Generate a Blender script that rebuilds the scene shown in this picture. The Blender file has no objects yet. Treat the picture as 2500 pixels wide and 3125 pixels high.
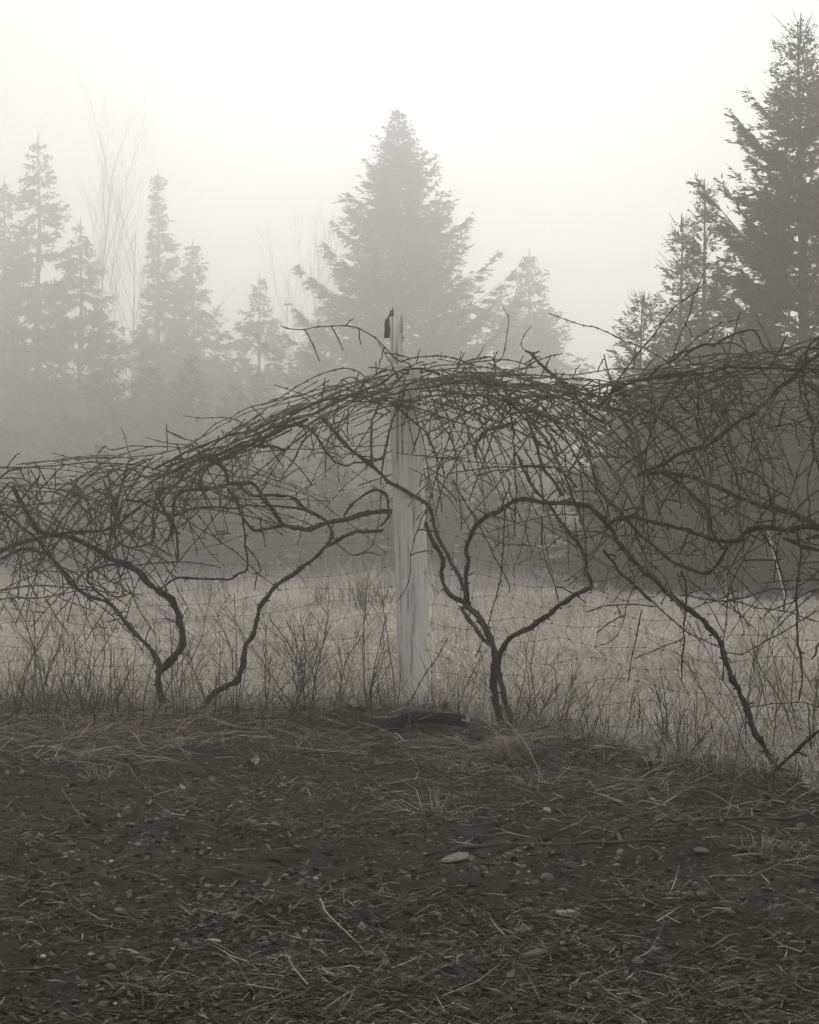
import bpy, math, random
import numpy as np
from mathutils import Vector

random.seed(7)
RNG = np.random.default_rng(11)
R = math.radians

# ------------------------------------------------------------------ camera, sky, sun, exposure
scene = bpy.context.scene
CAM_H = 1.0
F_PX = 5208.0                     # focal length in pixels of the 2500 px wide photograph
HORIZON = 1652.0
PITCH = math.atan((HORIZON - 1562.5) / F_PX)
cam_d = bpy.data.cameras.new('camera')
cam_d.sensor_fit = 'HORIZONTAL'
cam_d.sensor_width = 24.0
cam_d.lens = 24.0 * F_PX / 2500.0
cam_d.clip_start = 0.05
cam_d.clip_end = 2000
cam = bpy.data.objects.new('camera', cam_d)
cam.location = (0, 0, CAM_H)
cam.rotation_euler = (R(90) + PITCH, 0, 0)
scene.collection.objects.link(cam)
scene.camera = cam

SUN_EL, SUN_AZ = 16.0, 0.0        # a veiled sun ahead of the camera (azimuth from +Y)
world = bpy.data.worlds.new('World')
scene.world = world
world.use_nodes = True
wn = world.node_tree
for n in list(wn.nodes):
    wn.nodes.remove(n)
w_out = wn.nodes.new('ShaderNodeOutputWorld')
w_bg = wn.nodes.new('ShaderNodeBackground')
w_sky = wn.nodes.new('ShaderNodeTexSky')
w_sky.sky_type = 'NISHITA'
w_sky.sun_disc = False
w_sky.sun_elevation = R(SUN_EL)
w_sky.sun_rotation = R(SUN_AZ)
w_sky.dust_density = 6.0
w_hs = wn.nodes.new('ShaderNodeHueSaturation')
w_hs.inputs['Saturation'].default_value = 0.0
w_mix = wn.nodes.new('ShaderNodeMix')
w_mix.data_type = 'RGBA'
w_mix.inputs['Factor'].default_value = 0.92
OVERCAST = 7.8
w_mix.inputs['B'].default_value = (OVERCAST * 0.997, OVERCAST, OVERCAST * 1.012, 1)
wn.links.new(w_sky.outputs[0], w_hs.inputs['Color'])
wn.links.new(w_hs.outputs[0], w_mix.inputs['A'])
wn.links.new(w_mix.outputs['Result'], w_bg.inputs['Color'])
w_bg.inputs['Strength'].default_value = 0.10
wn.links.new(w_bg.outputs[0], w_out.inputs['Surface'])

sun_d = bpy.data.lights.new('sun', 'SUN')
sun_d.energy = 0.5
sun_d.angle = R(45)
sun_d.color = (1.0, 0.995, 0.98)
sun = bpy.data.objects.new('sun', sun_d)
sun.rotation_euler = (R(90 - SUN_EL), 0, R(180 - SUN_AZ))   # shines from +Y towards the camera
sun.location = (0, 0, 60)
scene.collection.objects.link(sun)

scene.view_settings.view_transform = 'Standard'
scene.view_settings.look = 'None'
scene.view_settings.exposure = 0.1
scene.view_settings.gamma = 1.0
scene.view_settings.use_curve_mapping = False
cy = scene.cycles
cy.use_denoising = True
cy.max_bounces = 16
cy.diffuse_bounces = 3
cy.glossy_bounces = 2
cy.transmission_bounces = 4
cy.volume_bounces = 16
cy.transparent_max_bounces = 8
cy.caustics_reflective = False
cy.caustics_refractive = False

# ------------------------------------------------------------------ helpers
COL = scene.collection
_c, _s = math.cos(PITCH), math.sin(PITCH)


def ray(x, y):
    u = (np.asarray(x, float) - 1250.0) / F_PX
    v = (1562.5 - np.asarray(y, float)) / F_PX
    return u, _c - _s * v, _s + _c * v


def at(x, y, Y):
    """point seen at photo pixel (x, y) and standing Y metres ahead"""
    dx, dy, dz = ray(x, y)
    t = np.asarray(Y, float) / dy
    return np.stack([dx * t, dy * t, CAM_H + dz * t], -1)


def on_ground(x, y):
    """point of the (flat) ground seen at photo pixel (x, y)"""
    dx, dy, dz = ray(x, y)
    t = -CAM_H / dz
    return dx * t, dy * t


def fence_y(x):
    """depth of the fence line at photo column x: level to the left of the post, coming nearer to the right"""
    u = (np.asarray(x, float) - 1250.0) / F_PX
    left = 9.7 + 0.25 * u
    right = 5.49 / (np.maximum(u, -0.1) + 0.564)
    return np.where(u < 0.0023, left, right)


def _hash(ix, iy, seed):
    h = (ix.astype(np.int64) * 374761393 + iy.astype(np.int64) * 668265263 + seed * 1442695041) & 0xffffffff
    h = ((h ^ (h >> 13)) * 1274126177) & 0xffffffff
    return ((h ^ (h >> 16)) & 0xffff) / 65535.0


def vnoise(x, y, seed=0):
    x = np.asarray(x, float); y = np.asarray(y, float)
    ix = np.floor(x); iy = np.floor(y)
    fx = x - ix; fy = y - iy
    fx = fx * fx * (3 - 2 * fx); fy = fy * fy * (3 - 2 * fy)
    a = _hash(ix, iy, seed); b = _hash(ix + 1, iy, seed)
    c = _hash(ix, iy + 1, seed); d = _hash(ix + 1, iy + 1, seed)
    return (a + (b - a) * fx) * (1 - fy) + (c + (d - c) * fx) * fy


def fbm(x, y, seed=0, oct=3):
    r = 0.0; amp = 1.0; tot = 0.0
    for k in range(oct):
        r = r + amp * vnoise(x * 2 ** k + 17.3 * k, y * 2 ** k - 9.1 * k, seed + k)
        tot += amp; amp *= 0.5
    return r / tot


def fence_line_y(X):
    X = np.asarray(X, float)
    return np.where(X < 0.02, 9.7 + 0.026 * X, 9.7 - (X - 0.02) / 0.564)


def gz(X, Y):
    """height of the ground"""
    X = np.asarray(X, float); Y = np.asarray(Y, float)
    near = np.clip((14 - Y) / 5, 0, 1)
    z = (fbm(X * 0.8, Y * 0.8, 3) - 0.5) * 0.09 * near
    z = z + (fbm(X * 6, Y * 6, 5) - 0.5) * 0.045 * near
    z = z + (fbm(X * 22, Y * 22, 9, 2) - 0.5) * 0.02 * np.clip((9.5 - Y) / 2, 0, 1)
    d = Y - fence_line_y(X)
    z = z + 0.05 * np.exp(-((d + 0.35) / 0.5) ** 2)
    far = np.clip((Y - 10) / 3, 0, 1)
    z = z + (fbm(X * 0.5, Y * 0.5, 21) - 0.5) * 0.16 * far * np.clip((60 - Y) / 20, 0, 1)
    z = z + (fbm(X * 2.1, Y * 2.1, 23) - 0.5) * 0.10 * far * np.clip((45 - Y) / 10, 0, 1)
    return z


class MB:
    def __init__(self):
        self.v = []; self.q = []; self.t = []; self.tone = []; self.n = 0

    def add(self, V, Q=None, T=None, tone=0.5):
        V = np.asarray(V, float).reshape(-1, 3)
        if Q is not None and len(Q):
            self.q.append(np.asarray(Q, np.int64).reshape(-1, 4) + self.n)
        if T is not None and len(T):
            self.t.append(np.asarray(T, np.int64).reshape(-1, 3) + self.n)
        self.v.append(V)
        self.tone.append(np.broadcast_to(np.asarray(tone, float), (len(V),)))
        self.n += len(V)

    def mesh(self, name, mat, smooth=True, origin=(0, 0, 0)):
        V = np.concatenate(self.v) - np.asarray(origin, float)
        q = np.concatenate(self.q) if self.q else np.zeros((0, 4), np.int64)
        t = np.concatenate(self.t) if self.t else np.zeros((0, 3), np.int64)
        me = bpy.data.meshes.new(name)
        me.vertices.add(len(V)); me.vertices.foreach_set('co', V.astype(np.float32).ravel())
        loops = np.concatenate([q.ravel(), t.ravel()]).astype(np.int32)
        me.loops.add(len(loops)); me.loops.foreach_set('vertex_index', loops)
        npoly = len(q) + len(t)
        starts = np.concatenate([np.arange(len(q)) * 4, len(q) * 4 + np.arange(len(t)) * 3]).astype(np.int32)
        me.polygons.add(npoly); me.polygons.foreach_set('loop_start', starts)
        if smooth:
            me.polygons.foreach_set('use_smooth', np.ones(npoly, bool))
        a = me.attributes.new('tone', 'FLOAT', 'POINT')
        a.data.foreach_set('value', np.concatenate(self.tone).astype(np.float32))
        me.update(calc_edges=True)
        me.materials.append(mat)
        return me

    def build(self, name, mat, parent=None, smooth=True, origin=None):
        if origin is None:
            origin = parent.location if parent is not None else (0, 0, 0)
        me = self.mesh(name, mat, smooth, origin)
        o = bpy.data.objects.new(name, me)
        COL.objects.link(o)
        if parent is not None:
            o.parent = parent
        else:
            o.location = origin
        return o


def tag(o, label, cat, group=None, kind=None):
    if label: o['label'] = label
    if cat: o['category'] = cat
    if group: o['group'] = group
    if kind: o['kind'] = kind
    return o


def thing(name, loc, label, cat, group=None):
    o = bpy.data.objects.new(name, None)
    o.empty_display_size = 0.1
    o.location = loc
    COL.objects.link(o)
    return tag(o, label, cat, group)


def tube(mb, P, Rad, sides=6, tone=0.5, cap=True, rough=0.0):
    P = np.asarray(P, float); n = len(P)
    Rad = np.broadcast_to(np.asarray(Rad, float), (n,))
    T = np.gradient(P, axis=0)
    T /= np.linalg.norm(T, axis=1, keepdims=True) + 1e-12
    ref = np.array([0.0, 0, 1]) if abs(T[0][2]) < 0.9 else np.array([1.0, 0, 0])
    N = np.empty_like(P)
    v = ref - T[0] * (ref @ T[0]); v /= np.linalg.norm(v)
    for i in range(n):
        v = v - T[i] * (v @ T[i])
        v /= np.linalg.norm(v) + 1e-12
        N[i] = v
    B = np.cross(T, N)
    a = np.arange(sides) * 2 * math.pi / sides
    ring = N[:, None, :] * np.cos(a)[None, :, None] + B[:, None, :] * np.sin(a)[None, :, None]
    rr = Rad[:, None] * (1 + (rough * (RNG.random((n, sides)) - 0.5) * 2 if rough else 0))
    V = (P[:, None, :] + ring * rr[..., None]).reshape(-1, 3)
    i = np.arange(n - 1)[:, None] * sides; j = np.arange(sides)[None, :]; k = (j + 1) % sides
    Q = np.stack([i + j, i + k, i + sides + k, i + sides + j], -1).reshape(-1, 4)
    T3 = None
    if cap:
        V = np.concatenate([V, P[:1], P[-1:]])
        c0, c1 = n * sides, n * sides + 1
        jj = np.arange(sides); kk = (jj + 1) % sides
        T3 = np.concatenate([np.stack([np.full(sides, c0), kk, jj], -1),
                             np.stack([np.full(sides, c1), (n - 1) * sides + jj, (n - 1) * sides + kk], -1)])
    mb.add(V, Q, T3, tone)


def spline(pts, step):
    """Catmull-Rom through rows of pts (first two columns decide spacing), resampled about every `step`"""
    p = np.asarray(pts, float)
    if len(p) == 2:
        p = np.array([p[0], (p[0] + p[1]) / 2, p[1]])
    q = np.vstack([2 * p[0] - p[1], p, 2 * p[-1] - p[-2]])
    out = []
    for i in range(1, len(q) - 2):
        d = math.hypot(*(q[i + 1] - q[i])[:2])
        m = max(2, int(round(d / step)))
        t = np.linspace(0, 1, m, endpoint=False)[:, None]
        a, b, c, e = q[i - 1], q[i], q[i + 1], q[i + 2]
        out.append(0.5 * (2 * b + (c - a) * t + (2 * a - 5 * b + 4 * c - e) * t ** 2 + (3 * b - a - 3 * c + e) * t ** 3))
    out.append(p[-1:])
    return np.concatenate(out)


# ------------------------------------------------------------------ materials
def new_mat(name):
    m = bpy.data.materials.new(name); m.use_nodes = True
    nt = m.node_tree
    bs = nt.nodes['Principled BSDF']
    return m, nt, bs


def noise_node(nt, scale, detail=4, coord='Object', stretch=None, rough=0.6):
    tc = nt.nodes.new('ShaderNodeTexCoord')
    no = nt.nodes.new('ShaderNodeTexNoise')
    no.inputs['Scale'].default_value = scale
    no.inputs['Detail'].default_value = detail
    no.inputs['Roughness'].default_value = rough
    if stretch:
        mp = nt.nodes.new('ShaderNodeMapping'); mp.inputs['Scale'].default_value = stretch
        nt.links.new(tc.outputs[coord], mp.inputs['Vector']); nt.links.new(mp.outputs[0], no.inputs['Vector'])
    else:
        nt.links.new(tc.outputs[coord], no.inputs['Vector'])
    return no


def ramp(nt, src, stops):
    r = nt.nodes.new('ShaderNodeValToRGB')
    el = r.color_ramp.elements
    while len(el) < len(stops): el.new(0.5)
    for e, (p, c) in zip(el, stops):
        e.position = p; e.color = (*c, 1)
    nt.links.new(src, r.inputs['Fac'])
    return r


WARM = (1.0, 0.915, 0.67)         # toned monochrome print: every surface leans to a warm grey


def g(v, warm=1.0):
    warm = warm * 1.25 if v < 0.15 else warm
    return tuple(v * (1 - warm * (1 - w)) for w in WARM)


def bump(nt, bs, src, strength, dist=0.01):
    b = nt.nodes.new('ShaderNodeBump')
    b.inputs['Strength'].default_value = strength
    b.inputs['Distance'].default_value = dist
    nt.links.new(src, b.inputs['Height'])
    nt.links.new(b.outputs[0], bs.inputs['Normal'])


def tone_mat(name, stops, rough=0.8, spec=0.3, noise=None, obj_random=0.0):
    """colour from the mesh attribute 'tone' (each blade, leaf or cane its own value)"""
    m, nt, bs = new_mat(name)
    at_ = nt.nodes.new('ShaderNodeAttribute'); at_.attribute_name = 'tone'
    src = at_.outputs['Fac']
    if noise:
        no = noise_node(nt, noise[0], 4)
        ma = nt.nodes.new('ShaderNodeMath'); ma.operation = 'MULTIPLY_ADD'
        nt.links.new(no.outputs['Fac'], ma.inputs[0]); ma.inputs[1].default_value = noise[1]
        nt.links.new(src, ma.inputs[2])
        sb = nt.nodes.new('ShaderNodeMath'); sb.operation = 'SUBTRACT'
        nt.links.new(ma.outputs[0], sb.inputs[0]); sb.inputs[1].default_value = noise[1] / 2
        src = sb.outputs[0]
    r = ramp(nt, src, stops)
    nt.links.new(r.outputs[0], bs.inputs['Base Color'])
    bs.inputs['Roughness'].default_value = rough
    bs.inputs['Specular IOR Level'].default_value = spec
    return m


def bark_mat(name, dark, light, scale, stretch, rough, spec, bstr):
    m, nt, bs = new_mat(name)
    no = noise_node(nt, scale, 6, 'Object', stretch)
    oi = nt.nodes.new('ShaderNodeObjectInfo')
    at_ = nt.nodes.new('ShaderNodeAttribute'); at_.attribute_name = 'tone'
    ad = nt.nodes.new('ShaderNodeMath'); ad.operation = 'MULTIPLY_ADD'
    nt.links.new(no.outputs['Fac'], ad.inputs[0]); ad.inputs[1].default_value = 0.7
    nt.links.new(at_.outputs['Fac'], ad.inputs[2])
    sb = nt.nodes.new('ShaderNodeMath'); sb.operation = 'SUBTRACT'
    nt.links.new(ad.outputs[0], sb.inputs[0]); sb.inputs[1].default_value = 0.35
    r = ramp(nt, sb.outputs[0], [(0.15, dark), (0.6, tuple((a + b) / 2 for a, b in zip(dark, light))), (1.0, light)])
    nt.links.new(r.outputs[0], bs.inputs['Base Color'])
    bs.inputs['Roughness'].default_value = rough
    bs.inputs['Specular IOR Level'].default_value = spec
    bump(nt, bs, no.outputs['Fac'], bstr, 0.008)
    return m


M = {}
M['vine_bark'] = bark_mat('vine_bark', g(0.012, 1.2), g(0.085, 1.1), 60, (1, 1, 0.35), 0.8, 0.2, 0.9)
M['cane_bark'] = bark_mat('cane_bark', g(0.014, 1.2), g(0.17, 0.9), 90, (1, 1, 0.5), 0.6, 0.3, 0.3)
M['shrub_bark'] = bark_mat('shrub_bark', g(0.035, 1.1), g(0.20, 0.9), 90, (1, 1, 0.5), 0.7, 0.3, 0.2)
M['tree_bark'] = bark_mat('tree_bark', g(0.03), g(0.10), 9, (1, 1, 0.3), 0.9, 0.2, 0.6)
M['needles'] = tone_mat('needles', [(0.0, g(0.022)), (1.0, g(0.060))], 0.8, 0.2)
M['straw'] = tone_mat('straw', [(0.0, g(0.012, 1.2)), (0.35, g(0.065, 1.1)), (0.6, g(0.23)), (0.85, g(0.48)), (1.0, g(0.68, 0.7))], 0.6, 0.4)
M['field_grass'] = tone_mat('field_grass', [(0.0, g(0.28, 0.6)), (0.5, g(0.56, 0.5)), (1.0, g(0.76, 0.45))], 0.8, 0.2)
M['leaf'] = tone_mat('leaf', [(0.0, g(0.05, 1.2)), (0.5, g(0.14)), (1.0, g(0.42, 0.8))], 0.55, 0.5, noise=(40, 0.5))
M['stone'] = tone_mat('stone', [(0.0, g(0.05)), (0.5, g(0.13)), (1.0, g(0.48, 0.7))], 0.65, 0.4, noise=(55, 0.5))
M['twig'] = tone_mat('twig', [(0.0, g(0.025, 1.2)), (0.5, g(0.09)), (1.0, g(0.5, 0.7))], 0.6, 0.4, noise=(70, 0.4))

# ------------------------------------------------------------------ ground
def lines(fine0, fine1, step, end0, end1, grow=1.22):
    c = list(np.arange(fine0, fine1 + 1e-6, step))
    s = step; x = c[-1]
    while x < end1:
        s *= grow; x += s; c.append(min(x, end1))
    s = step; x = c[0]; pre = []
    while x > end0:
        s *= grow; x -= s; pre.append(max(x, end0))
    return np.array(pre[::-1] + c)


gx = lines(-3.0, 3.0, 0.036, -110, 110)
gy = lines(2.6, 11.0, 0.036, -15, 180, 1.07)
GX, GY = np.meshgrid(gx, gy)
GZ = gz(GX, GY)
V = np.stack([GX, GY, GZ], -1).reshape(-1, 3)
nx, ny = len(gx), len(gy)
ii = (np.arange(ny - 1)[:, None] * nx + np.arange(nx - 1)[None, :])
Q = np.stack([ii, ii + 1, ii + nx + 1, ii + nx], -1).reshape(-1, 4)
dline = V[:, 1] - fence_line_y(np.clip(V[:, 0], -6, 2.2)) + (fbm(V[:, 0] * 1.7, V[:, 1] * 1.7, 31) - 0.5) * 1.6
fieldness = np.clip((dline - 0.1) / 1.3, 0, 1) * np.clip((39 - V[:, 1]) / 4, 0, 1)
mb = MB(); mb.add(V, Q, None, fieldness)

m, nt, bs = new_mat('ground')
at_ = nt.nodes.new('ShaderNodeAttribute'); at_.attribute_name = 'tone'
n1 = noise_node(nt, 9, 6); n2 = noise_node(nt, 60, 5)
mul = nt.nodes.new('ShaderNodeMath'); mul.operation = 'MULTIPLY'
nt.links.new(n1.outputs['Fac'], mul.inputs[0]); nt.links.new(n2.outputs['Fac'], mul.inputs[1])
soil = ramp(nt, mul.outputs[0], [(0.10, g(0.007, 1.2)), (0.28, g(0.020, 1.2)), (0.5, g(0.055, 1.1))])
n3 = noise_node(nt, 2.2, 7, 'Object', (1, 1, 1), 0.75)
grass = ramp(nt, n3.outputs['Fac'], [(0.3, g(0.22, 0.7)), (0.5, g(0.38, 0.7)), (0.7, g(0.50, 0.6))])
mx = nt.nodes.new('ShaderNodeMix'); mx.data_type = 'RGBA'
nt.links.new(at_.outputs['Fac'], mx.inputs['Factor'])
nt.links.new(soil.outputs[0], mx.inputs['A']); nt.links.new(grass.outputs[0], mx.inputs['B'])
nt.links.new(mx.outputs['Result'], bs.inputs['Base Color'])
bs.inputs['Roughness'].default_value = 0.85
bs.inputs['Specular IOR Level'].default_value = 0.25
bump(nt, bs, n2.outputs['Fac'], 0.7, 0.012)
M['ground'] = m
ground = mb.build('ground', M['ground'])
ground['kind'] = 'structure'
ground['label'] = 'bare dark soil in front of the fence running into a pale dry field'

# ------------------------------------------------------------------ trees
def blades_quad(mb, P, D, L, W, tone):
    """leaf shaped quads: base, two sides, tip"""
    n = len(P)
    D = D / (np.linalg.norm(D, axis=1, keepdims=True) + 1e-9)
    r = RNG.normal(size=(n, 3))
    S = np.cross(D, r); S /= np.linalg.norm(S, axis=1, keepdims=True) + 1e-9
    mid = P + D * (L * 0.45)[:, None]
    V = np.stack([P, mid + S * (W / 2)[:, None], P + D * L[:, None], mid - S * (W / 2)[:, None]], 1).reshape(-1, 3)
    mb.add(V, np.arange(4 * n).reshape(-1, 4), None, np.repeat(tone, 4))


def spruce(h, rad, dens=1.0, base=0.03, bl=0.2, bw=0.055, gap=0.15, sparse_top=0.0, skew=0.0, extra=(), up=0.75, power=0.8, grain=1.0, tier=1.0):
    """crown and trunk of one spruce standing at the origin"""
    zs, az, Ls, rise = [], [], [], []
    z = base * h
    side_phase = RNG.random() * 6.28
    while z < h * 0.985:
        t = z / h
        k = int(RNG.integers(5, 9))
        a0 = RNG.random() * 6.28
        lobe = 0.76 + 0.42 * RNG.random()
        for q in range(k):
            if RNG.random() < gap: continue
            a = a0 + 6.28 * q / k + RNG.normal() * 0.25
            L = 1.5 * rad * (1 - t) ** power * (0.50 + 0.52 * RNG.random()) * lobe * (1 + skew * math.cos(a))
            if t < 0.12: L *= 0.75
            zs.append(z + RNG.normal() * 0.06); az.append(a); Ls.append(max(L, (0.08 + 0.08 * RNG.random()) * (1 if t > 0.9 else 1.5))); rise.append(-0.12 + up * t ** 0.8 + RNG.normal() * 0.10)
        z += tier * (0.20 * grain + 0.020 * h * (1 - t)) * (0.7 + 0.6 * RNG.random()) * (0.7 if t > 0.8 else 1)
    for e in extra:
        zs.append(e[0]); az.append(e[1]); Ls.append(e[2]); rise.append(e[3])
    zs = np.array(zs); az = np.array(az); Ls = np.array(Ls); rise = np.array(rise)
    tB = zs / h
    nl = np.maximum(3, (Ls / (0.075 * grain) * dens * np.where(tB > 0.86, 1 - 0.55 * sparse_top, 1)).astype(int))
    b = np.repeat(np.arange(len(zs)), nl)
    s = 0.1 + 0.9 * RNG.random(len(b)) ** 0.8
    rdir = np.stack([np.cos(az), np.sin(az), np.zeros_like(az)], -1)
    sdir = np.stack([-np.sin(az), np.cos(az), np.zeros_like(az)], -1)

    def bp(b, s):
        r = Ls[b] * s
        zz = zs[b] + Ls[b] * (rise[b] * s + 0.22 * s ** 2.2 - 0.10 * np.sin(s * 3.1))
        return np.stack([rdir[b, 0] * r, rdir[b, 1] * r, zz], -1)
    P0 = bp(b, s)
    side = np.where(RNG.random(len(b)) < 0.5, -1.0, 1.0)
    lat = rdir[b] * (0.75 + 0.3 * RNG.random((len(b), 1))) + sdir[b] * (side * (0.35 + 0.7 * RNG.random(len(b))))[:, None]
    lat[:, 2] = rise[b] * 0.8 - 0.12 + 0.35 * RNG.normal(size=len(b)) * 0.6
    lat /= np.linalg.norm(lat, axis=1, keepdims=True)
    ll = np.clip(0.26 * Ls[b] * (1 - s) + (0.10 + 0.14 * RNG.random(len(b))) * grain, 0.1, 0.75 * grain)
    nb = np.maximum(2, (ll / (0.085 * grain) * dens).astype(int))
    c = np.repeat(np.arange(len(b)), nb)
    u = RNG.random(len(c)) ** 0.9
    P = P0[c] + lat[c] * (ll[c] * u)[:, None] + RNG.normal(size=(len(c), 3)) * 0.02
    P[:, 2] -= 0.10 * ll[c] * u * u
    D = lat[c] + RNG.normal(size=(len(c), 3)) * 0.36
    top_f = np.clip(1.0 - 0.65 * (tB - 0.72) / 0.28, 0.35, 1.0)[b]
    mb = MB()
    blades_quad(mb, P, D, top_f[c] * bl * (0.6 + 0.8 * RNG.random(len(c))), bw * (0.7 + 0.6 * RNG.random(len(c))), RNG.random(len(c)))
    # every side twig is a pair of crossed sprays, so that boughs read as fingers
    dl = lat.copy(); dl[:, 2] -= 0.10
    for q in range(2):
        blades_quad(mb, P0, dl + RNG.normal(size=dl.shape) * 0.06, top_f * ll * (0.9 + 0.35 * RNG.random(len(ll))), bw * (0.9 + 0.5 * RNG.random(len(ll))), 0.8 * RNG.random(len(ll)))
    # heavy inner foliage that closes the crown
    inn = np.repeat(np.where(s < 0.5)[0], 2)
    Pi = P0[inn] + lat[inn] * (ll[inn] * RNG.random(len(inn)) * 0.8)[:, None] + RNG.normal(size=(len(inn), 3)) * 0.05 * grain
    blades_quad(mb, Pi, lat[inn] + RNG.normal(size=(len(inn), 3)) * 0.5, top_f[inn] * bl * 1.3 * (0.6 + 0.8 * RNG.random(len(inn))), bw * 1.9 * (0.6 + 0.8 * RNG.random(len(inn))), 0.7 * RNG.random(len(inn)))
    # bare shoot tips at branch ends and the leader
    nt_ = len(zs)
    tip = bp(np.arange(nt_), np.ones(nt_) * 0.93)
    Dt = rdir * 0.8; Dt = Dt.copy(); Dt[:, 2] = 0.35 + rise
    blades_quad(mb, tip, Dt, 0.16 + 0.25 * RNG.random(nt_), np.full(nt_, bw * 0.45), RNG.random(nt_))
    for k in range(int(4 + 10 * sparse_top)):
        zz = h * (1 - (0.02 + 0.10 * RNG.random()) * (1 + sparse_top * 0.6)); a = RNG.random() * 6.28
        l = (0.15 + 0.35 * RNG.random()) * (1 + sparse_top * 0.4)
        p0 = np.array([0, 0, zz]); d = np.array([math.cos(a) * 0.75, math.sin(a) * 0.75, 0.6])
        tube(mb, np.stack([p0, p0 + d * l * 0.5, p0 + d * l + np.array([0, 0, 0.06])]), [0.012, 0.009, 0.004], 3, 0.4)
    # inner limbs
    for k in range(len(zs)):
        if Ls[k] > 0.5 and RNG.random() < 0.8:
            tube(mb, bp(np.full(4, k), np.linspace(0, 0.85, 4)), np.array([0.03, 0.022, 0.015, 0.006]) * (0.5 + Ls[k] / 3), 3, 0.2, cap=False)
    tube(mb, np.array([[0, 0, h * 0.96], [0, 0, h * 0.985], [0.01, 0, h * 1.012]]), [0.03 * grain, 0.018 * grain, 0.008 * grain], 4, 0.3)
    tr = MB()
    zt = np.linspace(-0.1, h, 9)
    off = RNG.normal(size=2) * 0.05
    P = np.stack([off[0] * np.sin(zt * 0.5), off[1] * np.sin(zt * 0.4), zt], -1)
    P[:, :2] *= np.clip(zt, 0, 1)[:, None]
    tube(tr, P, np.maximum(0.010, 0.017 * h * (1 - np.clip(zt / h, 0, 1)) ** 0.9), 7, 0.3)
    return mb, tr


DX = 2500.0 / 1725.0               # the layout numbers below were read off a 1725 px wide view


FAR = 1.36


def tree_spot(xd, ytop, Y):
    x = (xd * DX - 1250) / F_PX * Y
    h = CAM_H + (HORIZON - ytop * DX) / F_PX * Y
    return x, h - float(gz(x, Y))


def place_spruce(name, xd, ytop, Y, rad, label, group=None, rz=0.0, **kw):
    x, h = tree_spot(xd, ytop, Y)
    if Y > 50:                       # the far trees are bigger ones: same proportions at a larger size
        k_ = Y / 60.0 * 1.18
        rad *= k_; kw = dict(kw, bl=kw['bl'] * k_, bw=kw['bw'] * k_, grain=k_)
    mb, tr = spruce(h, rad, **kw)
    loc = (x, Y, float(gz(x, Y)))
    o = thing(name, loc, label, 'tree', group)
    for nm, b, mt in (('crown', mb, M['needles']), ('trunk', tr, M['tree_bark'])):
        me = b.mesh(nm, mt, smooth=(nm == 'trunk'))
        c = bpy.data.objects.new(nm, me); COL.objects.link(c); c.parent = o
    o.rotation_euler.z = rz
    return o


HERO = [
    # xd, ytop, Y, rad, label, kwargs
    (840, 222, 72, 4.6, 'tall symmetrical spruce standing in fog straight behind the wooden post', dict(dens=1.2, bl=0.19, bw=0.05, up=0.55, power=1.0, gap=0.15, tier=0.62)),
    (1115, 528, 84, 3.4, 'small pale spruce alone in the gap right of the tall central spruce', dict(dens=1.15, bl=0.20, bw=0.06, up=0.2, power=1.0)),
    (1690, 36, 29, 2.0, 'nearest and darkest spruce, its thin bare leader at the top right corner', dict(dens=2.15, bl=0.11, bw=0.031, sparse_top=1.0, up=0.75, gap=0.10, power=0.78, tier=0.75,
        extra=[(5.55, R(180), 1.75, 0.72), (5.75, R(186), 1.35, 0.75), (5.45, R(172), 1.5, 0.6), (7.5, R(176), 1.1, 0.5), (7.4, R(184), 1.0, 0.45), (4.9, R(190), 1.3, 0.5), (4.6, R(172), 1.5, 0.35)])),
    (1485, 385, 33, 1.05, 'spruce with a twiggy thin top just left of the nearest dark spruce', dict(dens=1.65, bl=0.12, bw=0.028, sparse_top=1.0, up=0.8, power=0.8)),
    (1437, 455, 34, 0.95, 'slim spruce with a bare spike top, leftmost but one on the right', dict(dens=1.65, bl=0.12, bw=0.028, sparse_top=1.0, up=0.8, power=0.85)),
    (1357, 620, 33, 1.15, 'short bushy young spruce at the left end of the right hand group', dict(dens=1.7, bl=0.12, bw=0.028, sparse_top=0.7, up=0.8, power=0.7)),
    (1590, 640, 32, 1.35, 'dense low spruce filling the space under the nearest dark spruce', dict(dens=1.65, bl=0.12, bw=0.028, sparse_top=0.4, up=0.7, power=0.6)),
    (78, 282, 82, 3.7, 'tall spire topped spruce near the left edge with a bushy head', dict(dens=1.1, bl=0.20, bw=0.06, up=0.05, gap=0.42, power=1.0)),
    (168, 462, 79, 3.5, 'ragged spruce leaning against the tall left spire tree on its right', dict(dens=1.1, bl=0.20, bw=0.06, up=0.0, gap=0.42, power=1.0)),
    (6, 378, 84, 3.3, 'spruce cut by the left edge of the picture', dict(dens=1.0, bl=0.20, bw=0.06, up=0.05, gap=0.4, power=1.0)),
    (331, 362, 90, 3.0, 'narrow topped faint spruce with its crown hanging to the right', dict(dens=1.1, bl=0.20, bw=0.06, up=0.05, skew=0.55, gap=0.34, power=1.4)),
    (405, 508, 92, 3.9, 'broad faint spruce behind the narrow topped one', dict(dens=1.1, bl=0.20, bw=0.06, up=0.05, gap=0.32, power=1.1)),
    (545, 578, 88, 2.9, 'small faint spruce midway between the left group and the central spruce', dict(dens=1.05, bl=0.20, bw=0.06, up=0.05, gap=0.34, power=1.05)),
    (682, 640, 84, 2.6, 'low faint spruce tucked under the left boughs of the central spruce', dict(dens=1.0, bl=0.20, bw=0.06, up=0.05, gap=0.2, power=0.9)),
]
for xd, yt, Y, rad, lab, kw in HERO:
    place_spruce('spruce_tree', xd, yt, Y * (FAR if Y > 50 else 1), rad, lab, 'spruces at the edge of the field', **kw)

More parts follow.
